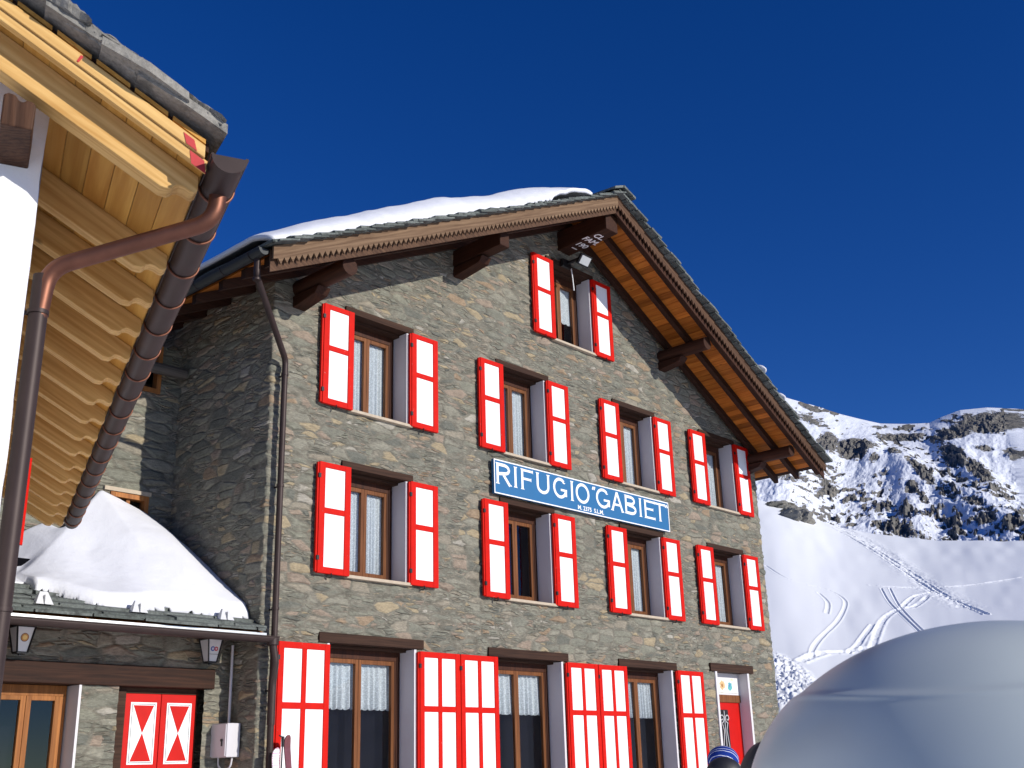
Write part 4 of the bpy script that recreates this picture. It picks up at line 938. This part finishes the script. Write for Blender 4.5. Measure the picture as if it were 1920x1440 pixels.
# ================================================================== PEOPLE (only their heads reach into the picture)
def person(loc, yaw, height, coat, label, hat=None, hatmat=None, hood=False, skin=(.55, .33, .24)):
    sc = height / 1.75
    t = empty('person', loc, label, 'person', 'skiers gathered outside the lodge door', yaw)
    J = {'pel': (0, 0, .95, .15), 'wst': (0, 0, 1.10, .145), 'chs': (0, .01, 1.32, .165), 'shl': (0, .0, 1.43, .12), 'nck': (0, 0, 1.50, .062), 'hdb': (0, -.02, 1.56, .06)}
    for s, n in ((-1, 'l'), (1, 'r')):
        J['sh' + n] = (s*.19, 0, 1.41, .075); J['el' + n] = (s*.26, -.0, 1.13, .058); J['wr' + n] = (s*.24, -.14, .93, .042); J['ha' + n] = (s*.23, -.19, .87, .03)
        J['hp' + n] = (s*.10, 0, .88, .105); J['kn' + n] = (s*.12, -.02, .50, .075); J['an' + n] = (s*.12, .02, .09, .055); J['to' + n] = (s*.13, -.17, .05, .045)
    E_ = [('pel','wst'),('wst','chs'),('chs','shl'),('shl','nck'),('nck','hdb')]
    for n in 'lr': E_ += [('shl','sh'+n),('sh'+n,'el'+n),('el'+n,'wr'+n),('wr'+n,'ha'+n),('pel','hp'+n),('hp'+n,'kn'+n),('kn'+n,'an'+n),('an'+n,'to'+n)]
    names = list(J); me = bpy.data.meshes.new('body'); me.from_pydata([tuple(c * sc for c in J[n][:3]) for n in names], [(names.index(a), names.index(b)) for a, b in E_], [])
    o = bpy.data.objects.new('body', me); COL.objects.link(o); o.parent = t; md = o.modifiers.new('skin', 'SKIN'); 
    for i, n in enumerate(names): me.skin_vertices[0].data[i].radius = (J[n][3] * sc,) * 2; me.skin_vertices[0].data[i].use_root = (n == 'pel')
    sd = o.modifiers.new('sub', 'SUBSURF'); sd.levels = sd.render_levels = 2; me.materials.append(coat); md.use_smooth_shade = True
    def ball(name, c, r, mat, fn=None, sub=4):
        bm = bmesh.new(); bmesh.ops.create_icosphere(bm, subdivisions=sub, radius=1)
        for v in bm.verts:
            p = v.co.copy()
            if fn: p = fn(p)
            v.co = Vector(((c[0] + p.x*r[0])*sc, (c[1] + p.y*r[1])*sc, (c[2] + p.z*r[2])*sc))
        m = bpy.data.meshes.new(name); bm.to_mesh(m); bm.free(); m.polygons.foreach_set('use_smooth', [True]*len(m.polygons)); m.materials.append(mat)
        q = bpy.data.objects.new(name, m); COL.objects.link(q); q.parent = t; return q
    def face(p):
        q = p.copy()
        if p.y < -.3:
            q.y -= .22 * math.exp(-((p.x/.16)**2 + ((p.z+.08)/.22)**2)); q.y += .10 * (math.exp(-(((p.x-.36)/.17)**2 + ((p.z-.1)/.14)**2)) + math.exp(-(((p.x+.36)/.17)**2 + ((p.z-.1)/.14)**2)))
            q.y -= .07 * math.exp(-((p.x/.3)**2 + ((p.z+.45)/.09)**2))
        if p.z < -.2: q.x *= 1 - .3 * (-p.z - .2); 
        return q
    ball('head', (0, -.01, 1.64), (.078, .098, .118), plain('skin', skin, .5, var=.06), face)
    if hood:
        ball('hood', (0, .035, 1.655), (.125, .14, .155), coat, lambda p: Vector((p.x*(1.0 - .25*max(p.z, 0)), p.y, p.z + (.25*max(0, -p.y) if p.z > 0 else 0))))
    if hat:
        ball('hat', (0, .005, 1.685), (.098, .118, .105), hatmat, lambda p: Vector((p.x, p.y, max(p.z, -.25))))
    return t
t = NT('blue_white_knit'); co = t.coord()
w_ = t.n('TexWave', {'Vector': t.map(co, (1, 1, 1), (0, R_(35), 0)), 'Scale': 6.5, 'Distortion': 3.}, bands_direction='X').outputs['Fac']
t.link(t.ramp(w_, [(.0, (.02, .05, .28)), (.52, (.05, .12, .45)), (.58, (.8, .8, .85)), (.75, (.8, .8, .85)), (.8, (.02, .05, .3))], 'CONSTANT'), t.b.inputs['Base Color']); t.b.inputs['Roughness'].default_value = 1.; t.b.inputs['Specular IOR Level'].default_value = 0.; t.link(t.bump(t.n('TexWave', {'Vector': co, 'Scale': 55.}, bands_direction='X').outputs['Fac'], .5, .004), t.b.inputs['Normal']); M['knit'] = t.m
M['coat_black'] = plain('black_jacket', (.018, .018, .022), .55, var=.2, bump=.3); M['coat_blue'] = plain('blue_jacket', (.03, .06, .25), .5, var=.1, bump=.3)
def stand(px, py, dist):     # head top at this pixel
    d = ray(px, py); k = dist / math.hypot(d[0], d[1]); return CAM + d * k
p = stand(1357, 1421, 7.0); person((p[0], p[1], .0), .9, p[2] - .0 - .03, M['coat_black'], 'person in a black woollen hat, nearest the red door', True, M['coat_black'])
p = stand(1355, 1400, 8.4); person((p[0], p[1], .05), .5, p[2] - .05 - .03, M['coat_blue'], 'person in a blue and white striped cap behind the black hat', True, M['knit'])
p = stand(1436, 1388, 5.2); person((p[0], p[1], .0), -.6, p[2] - .06, M['coat_black'], 'person in a dark hooded jacket beside the pale dome', hood=True)

# ================================================================== foreground dome
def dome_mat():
    t = NT('pale_plastic_shade_toned'); co = t.coord()  # greyed base colour stands in for shade on the dome; no caster modelled
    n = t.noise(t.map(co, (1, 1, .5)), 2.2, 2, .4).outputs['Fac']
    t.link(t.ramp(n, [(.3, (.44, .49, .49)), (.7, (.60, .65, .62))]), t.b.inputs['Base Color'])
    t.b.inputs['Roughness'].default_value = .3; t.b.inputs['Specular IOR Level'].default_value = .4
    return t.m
DD = 3.0; e_r = ray(1880, 1413); ctr = CAM + e_r * (DD / math.hypot(e_r[0], e_r[1]))
cz0 = 1.6 + (1413 - 1500) / FPX * DD; a_ = .59; b_ = .43
bm = bmesh.new()
NT_, NP = 180, 220; rows = []
for i in range(NP + 1):
    q = i / NP; ph = q * math.pi / 2 * 1.0; zz_ = b_ * math.cos(ph); rr = a_ * math.sin(ph)
    rows.append((rr, cz0 + zz_))
rows += [(a_ * (1 + .02 * k), cz0 - .25 * k) for k in range(1, 7)]
vs = []; 
for rr, z in rows:
    for k in range(NT_):
        th_ = 2 * math.pi * k / NT_; zc_ = cz0 + .60 * b_ + .012 * math.sin(th_ * 3 + 1)
        bulge = .009 * math.exp(-((z - zc_) / .008) ** 2) * (.35 + .65 * max(0, math.sin(th_ * 2.0 + 2.2))) + .012 * (1 / (1 + math.exp((z - zc_) / .006)))
        vs.append(((rr + bulge) * math.cos(th_), (rr + bulge) * math.sin(th_), z))
fs = [(i*NT_+k, i*NT_+(k+1) % NT_, (i+1)*NT_+(k+1) % NT_, (i+1)*NT_+k) for i in range(len(rows)-1) for k in range(NT_)]
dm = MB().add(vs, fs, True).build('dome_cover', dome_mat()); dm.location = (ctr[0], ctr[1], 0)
tag(dm, 'big smooth pale blue-grey dome with a horizontal crease, cut by the lower right corner', 'dome cover')
bm.free()

# ================================================================== TERRAIN
def az_of(px, py=1000): d = ray(px, py); return math.atan2(d[0], d[1])
def azel(px, py): d = ray(px, py); return math.atan2(d[0], d[1]), d[2] / math.hypot(d[0], d[1])
def clods_noise(x, y): return np.abs(fbm(x, y, 3) - .5) * 2
crest = [azel(*p) for p in ((1300, 930), (1380, 932), (1422, 937), (1460, 945), (1500, 962), (1560, 985), (1640, 1001), (1700, 1011), (1800, 1014), (1920, 1015), (2100, 1010), (2500, 980))]
ca = np.array([c[0] for c in crest]); ct = np.array([c[1] for c in crest])
AZ0, AZ1 = az_of(1395), az_of(1925)
cols = np.concatenate([np.linspace(AZ0 - 1.2, AZ0, 40)[:-1], np.linspace(AZ0, AZ1, 640), np.linspace(AZ1, AZ1 + .9, 60)[1:]])
RC = 92.
rows = np.concatenate([np.linspace(15, 24, 20)[:-1], 24 + (RC * 1.0 - 24) * np.linspace(0, 1, 620) ** 1.25, np.linspace(RC + 1, 165, 25)])
AZ, RR = np.meshgrid(cols, rows)
_fa = np.linspace(-3.2, 3.2, 12801); _ft = np.interp(_fa, ca, ct); _k = np.exp(-(np.arange(-60, 61) / 25.) ** 2); _ft = np.convolve(_ft, _k / _k.sum(), 'same')
def hill_z(az, r):
    tc = np.interp(az, _fa, _ft); tc = np.where(az < ca[0], ct[0] * np.exp(-(ca[0] - az) * 1.2), tc)
    q = np.clip((r - 17) / (RC - 17), 0, 1); z = .15 + (tc * RC + 1.6 - .15) * q ** 1.22
    z = z - 0.0 + .35 * (fbm(az * 30, r * .05, 3) - .5) * q
    over = np.clip(r - RC, 0, None); return z - over * .10 - over ** 2 * .0015

HZ = hill_z(AZ, RR)
HX = CAM[0] + RR * np.sin(AZ); HY = CAM[1] + RR * np.cos(AZ)
# tracks carved into the snow: paths seen on the slope
def ground_pt(px, py):
    d = ray(px, py); h = math.hypot(d[0], d[1]); az = math.atan2(d[0], d[1]); rr = np.linspace(17, RC, 1500)
    z = 1.6 + rr * d[2] / h; hz = hill_z(np.full(rr.shape, az), rr); i = int(np.argmax(hz > z)); r = rr[i] if (hz > z).any() else RC
    return CAM[0] + r * math.sin(az), CAM[1] + r * math.cos(az)
def carve(path, width, depth, berm=.4, broken=0., seed=0):
    global HZ
    pts = np.array([ground_pt(*p) for p in path]); best = np.full(HX.shape, 1e9)
    bx = (HX > pts[:, 0].min() - 3) & (HX < pts[:, 0].max() + 3) & (HY > pts[:, 1].min() - 3) & (HY < pts[:, 1].max() + 3)
    x = HX[bx]; y = HY[bx]; dmin = np.full(x.shape, 1e9)
    for a, b in zip(pts[:-1], pts[1:]):
        ab = b - a; L = max((ab ** 2).sum(), 1e-6); t = np.clip(((x - a[0]) * ab[0] + (y - a[1]) * ab[1]) / L, 0, 1)
        dmin = np.minimum(dmin, np.hypot(x - a[0] - t * ab[0], y - a[1] - t * ab[1]))
    dmin = dmin + .25 * width * (fbm(x * 1.3, y * 1.3, 2) - .5)
    g = -depth * np.exp(-(dmin / width) ** 4) + depth * berm * np.exp(-((dmin - 1.7 * width) / (.5 * width)) ** 2)
    if broken: g = g * (1 - broken + broken * 2 * vn(x * 2.4 + seed, y * 2.4)) + depth * broken * np.exp(-(dmin / (width * 2)) ** 2) * (fbm(x * 6.5, y * 6.5, 3) - .5) * 3.2
    HZ[bx] += g
def spline(p, n=8):
    p = [np.array(q, float) for q in p]; out = []
    for i in range(len(p) - 1):
        p0, p1, p2, p3 = p[max(i-1, 0)], p[i], p[i+1], p[min(i+2, len(p)-1)]
        for k in range(n):
            t = k / n; out.append(.5 * ((2*p1) + (p2-p0)*t + (2*p0-5*p1+4*p2-p3)*t*t + (3*p1-p0-3*p2+p3)*t**3))
    return out + [p[-1]]
for w_off in (0, 1):      # the broad trampled trail down the slope
    carve(spline([(1530 + w_off*8, 975), (1580 + w_off*10, 1000), (1640 + w_off*10, 1035), (1700 + w_off*12, 1075), (1745 + w_off*10, 1105), (1800, 1130), (1850, 1152)]), .09, .032, .5, .7, w_off * 9)
carve(spline([(1545, 975), (1600, 1000), (1665, 1040), (1740, 1098), (1810, 1138)]), .42, .035, .2, .9, 5)
carve(spline([(1436, 1061), (1470, 1082), (1510, 1096), (1550, 1105), (1578, 1120), (1585, 1135), (1570, 1165), (1540, 1195), (1525, 1215), (1522, 1232)]), .065, .026, .5)
carve(spline([(1535, 1112), (1552, 1130), (1550, 1150)]), .07, .03)
carve(spline([(1635, 1098), (1700, 1102), (1790, 1100), (1860, 1092), (1920, 1082)]), .12, .04, .5, .5, 2)
carve(spline([(1652, 1103), (1668, 1130), (1700, 1162), (1727, 1188)]), .05, .04, .4)
carve(spline([(1668, 1103), (1685, 1135), (1712, 1165), (1738, 1190)]), .05, .04, .4)
carve(spline([(1740, 1118), (1715, 1137), (1680, 1145), (1655, 1165), (1640, 1200), (1630, 1230)]), .10, .032, .5, .6, 3)
carve(spline([(1690, 1140), (1712, 1120), (1740, 1112), (1770, 1110)]), .09, .04, .5, .5, 4)
carve(spline([(1636, 1172), (1618, 1195), (1608, 1210), (1590, 1225)]), .08, .03, .6, .4, 6)
carve(spline([(1500, 1240), (1540, 1225), (1590, 1222), (1640, 1212)]), .12, .04, .5, .7, 7)
# churned snow beside the lodge corner
PXg, PYg = to_px(np.stack([HX, HY, HZ], -1))
churn = sstep(1, .55, ((PXg - 1462) / 95) ** 2 + ((PYg - 1295 - (PXg - 1462) * .35) / 75) ** 2)
HZ += churn * (.20 * clods_noise(HX * 4.2, HY * 4.2) + .10 * (fbm(HX * 9., HY * 9., 3) - .5))
HZ += .004 * (fbm(HX * 1.2, HY * 1.2, 3) - .5)
M['field_snow'] = snow_mat('field_snow', .5, .18, .1, (.90, .915, .93))
hillP = np.stack([HX, HY, HZ], -1)
hill = tag(grid_mesh('snow_slope', hillP, None, M['field_snow']), 'smooth snow slope crossed by ski tracks behind the lodge', None, kind='structure')
# flat ground around the buildings and out to the horizon
ga = np.linspace(-math.pi, math.pi, 97); gr = np.array([0, 2, 5, 9, 14, 17.5, 22, 30, 50, 100, 300, 900, 3000.])
GA, GR_ = np.meshgrid(ga, gr); gz = np.where(GR_ < 17.6, np.interp(GR_, [0, 9, 14, 17.6], [-.03, 0, .15, .12]), -.4 - GR_ * .02)
ground = tag(grid_mesh('snow_ground', np.stack([CAM[0] + GR_ * np.sin(GA), CAM[1] + GR_ * np.cos(GA), gz], -1), None, M['field_snow']), 'trodden snow ground around the houses', None, kind='structure')

# far rocky mountain ----------------------------------------------------
def rock_snow():
    t = NT('rock_and_snow'); co = t.coord(); at_ = t.n('Attribute', attribute_name='rock').outputs['Fac']
    nz_ = t.n('SeparateXYZ', {0: t.n('NewGeometry').outputs['Normal']}).outputs[2]
    n1 = t.noise(t.map(co, (1, 1, 2.2)), .16, 9, .66).outputs['Fac']; n2 = t.noise(t.map(co, (1, 1, 1.4)), .5, 7, .65).outputs['Fac']
    s = t.math('ADD', at_, t.math('MULTIPLY', t.math('SUBTRACT', n1, .5), .9)); s = t.math('ADD', s, t.math('MULTIPLY', t.math('SUBTRACT', n2, .5), .5))
    s = t.math('ADD', s, t.math('MULTIPLY', t.math('SUBTRACT', .86, nz_), 1.15))
    f = t.n('MapRange', {0: s, 1: .47, 2: .53}).outputs[0]
    rc = t.ramp(n2, [(.3, (.06, .062, .065)), (.5, (.16, .155, .14)), (.62, (.26, .23, .19)), (.75, (.12, .125, .12))])
    t.link(t.mix(f, (.84, .87, .93), rc), t.b.inputs['Base Color']); t.b.inputs['Roughness'].default_value = .8; t.b.inputs['Specular IOR Level'].default_value = .2
    h = t.math('ADD', t.math('MULTIPLY', n1, .5), t.math('MULTIPLY', t.math('MULTIPLY', n2, f), .8))
    t.link(t.bump(h, .6, 1.6), t.b.inputs['Normal']); return t.m
mt = [azel(*p) for p in ((1100, 800), (1300, 760), (1400, 735), (1462, 742), (1500, 753), (1540, 764), (1570, 775), (1610, 785), (1650, 794), (1700, 795), (1742, 793), (1765, 782), (1800, 769), (1850, 764), (1900, 766), (1940, 770), (2100, 740), (2500, 800))]
ma = np.array([c[0] for c in mt]); mtn = np.array([c[1] for c in mt])
cols = np.concatenate([np.linspace(AZ0 - .5, AZ0, 60)[:-1], np.linspace(AZ0, AZ1, 620), np.linspace(AZ1, AZ1 + .7, 90)[1:]])
R0, R1 = 165., 560.
rows = R0 + (R1 - R0) * np.linspace(0, 1, 520); rows = np.concatenate([rows, np.linspace(R1 + 5, R1 + 250, 20)])
AZ, RR = np.meshgrid(cols, rows)
tcm = np.interp(AZ, ma, mtn); tb = np.interp(AZ, ca, ct) - .03
q = np.clip((RR - R0) / (R1 - R0), 0, 1)
el = tb + (tcm - tb) * q ** .8
Z0 = 1.6 + RR * el
MX = CAM[0] + RR * np.sin(AZ); MY = CAM[1] + RR * np.cos(AZ)
PX_, PY_ = to_px(np.stack([MX, MY, Z0], -1))
def seg(ax, ay, bx, by, w):
    dx, dy = bx - ax, by - ay; t = np.clip(((PX_ - ax) * dx + (PY_ - ay) * dy) / (dx*dx + dy*dy), 0, 1)
    return np.exp(-(((PX_ - ax - t*dx) ** 2 + (PY_ - ay - t*dy) ** 2) / w ** 2))
env = np.sin(np.pi * np.clip(q * .96 + .02, 0, 1)) ** .5 * sstep(1.0, .93, q) 
rel = 16 * seg(1640, 850, 1930, 1010, 38) + 13 * seg(1745, 800, 1860, 920, 26) + 10 * seg(1430, 800, 1480, 920, 40) - 10 * seg(1590, 870, 1570, 980, 40) - 6 * seg(1800, 900, 1910, 900, 30) + 9 * seg(1690, 880, 1720, 985, 26) + 7 * seg(1560, 830, 1640, 855, 18)
rid = 1 - np.abs(fbm(PX_ / 42. + PY_ / 90., PY_ / 34. - PX_ / 120., 4) - .5) * 2
rock = np.zeros(PX_.shape)
for (x, y, rx, ry, an, st) in ((1605, 846, 42, 18, 15, 1.15), (1553, 830, 22, 18, 20, 1.1), (1860, 792, 85, 24, -4, 1.0), (1790, 815, 60, 20, -25, .85), (1690, 822, 55, 10, -3, .95), (1790, 862, 36, 20, 35, .95), (1838, 893, 38, 17, 40, 1.05), (1730, 905, 42, 13, 40, .95), (1712, 932, 16, 14, 10, .9), (1683, 868, 22, 9, 5, .75), (1640, 873, 16, 9, 0, .7), (1652, 950, 26, 14, -10, .75), (1700, 968, 24, 14, 30, .8), (1682, 995, 60, 14, 20, .8), (1830, 962, 34, 10, 15, .8), (1788, 985, 26, 12, 0, .75), (1850, 988, 30, 14, 10, .8), (1905, 1000, 30, 14, 0, .75), (1905, 850, 34, 16, 10, .8), (1845, 842, 24, 9, 0, .75), (1478, 908, 34, 11, 10, .85), (1552, 908, 22, 14, 30, .85), (1525, 872, 18, 10, 40, .7), (1520, 765, 28, 6, 20, .8), (1515, 785, 40, 12, 15, .65), (1650, 802, 34, 6, 0, .6), (1660, 895, 20, 8, 0, .6), (1870, 930, 60, 20, 35, .5), (1780, 940, 60, 22, 30, .5), (1550, 1150, 1, 1, 0, 0)):
    c, s = math.cos(R_(an)), math.sin(R_(an)); dx, dy = PX_ - x, PY_ - y
    rock = np.maximum(rock, st * np.exp(-(((dx*c + dy*s) / rx) ** 2 + ((-dx*s + dy*c) / ry) ** 2) ** 1.2))
rock = np.maximum(rock, .42 * fbm(PX_ / 60, PY_ / 22, 3) + .05)
rock = rock + .5 * sstep(.57, .66, fbm(PX_ / 10., PY_ / 5., 2)) * sstep(.35, .55, fbm(PX_ / 70. + 9, PY_ / 40., 2))
n3 = fbm(PX_ / 14. , PY_ / 9., 4); n4 = fbm(PX_ / 5., PY_ / 3.5, 3)
blk = np.floor(n3 * 7) / 7
rock *= 1 - .35 * sstep(1560, 1520, PX_) * sstep(815, 850, PY_)
rr_ = sstep(.35, .9, rock)
Z = Z0 + env * (.22 * rel + 1.2 * (rid - .7)) + (env + .12) * (rr_ * (4.5 * (blk - .45) + 1.6 * (n4 - .5)) + .7 * (n3 - .5) + .22 * (n4 - .5))
over = np.clip(RR - R1, 0, None); Z = Z - over * .35
rock_attr = rock * sstep(.0, .03, q) 
mount = tag(grid_mesh('rocky_mountain', np.stack([MX, MY, Z], -1), None, rock_snow(), attr=('rock', rock_attr)), 'snowy mountain side with dark crags', None, kind='structure')
# crag at the near crest beside the eave
for (px, py, sx, sz, rl) in ((1490, 962, 1.5, .5, 'long low grey rock along the near snow crest, middle one'), (1465, 948, 1.6, .4, 'flat grey rock on the near snow crest nearest the lodge wall'), (1480, 968, .35, .6, 'small narrow grey rock poking out of the smooth snow just below the crest'), (1503, 972, .9, .7, 'blocky grey rock on the near snow crest farthest from the lodge')):
    x, y = ground_pt(px, py + 3); zc = float(hill_z(np.array([math.atan2(x - CAM[0], y - CAM[1])]), np.array([math.hypot(x - CAM[0], y - CAM[1])]))[0])
    bm = bmesh.new(); bmesh.ops.create_icosphere(bm, subdivisions=4, radius=1); mb = MB()
    vs = []
    for v in bm.verts:
        k = 1 + .5 * (vn(np.array([v.co.x * 2.2 + px]), np.array([v.co.z * 2.6 + v.co.y * 1.7]))[0] - .5) + .25 * (vn(np.array([v.co.x * 6]), np.array([v.co.z * 7 + v.co.y * 5]))[0] - .5)
        vs.append((x + v.co.x * sx * k, y + v.co.y * 1.0 * k, zc + v.co.z * sz * k))
    mb.add(vs, [tuple(v.index for v in f.verts) for f in bm.faces]); bm.free()
    tag(mb.build('boulder', M['slate_grey']), rl, 'rock', 'rocks on the near snow crest')
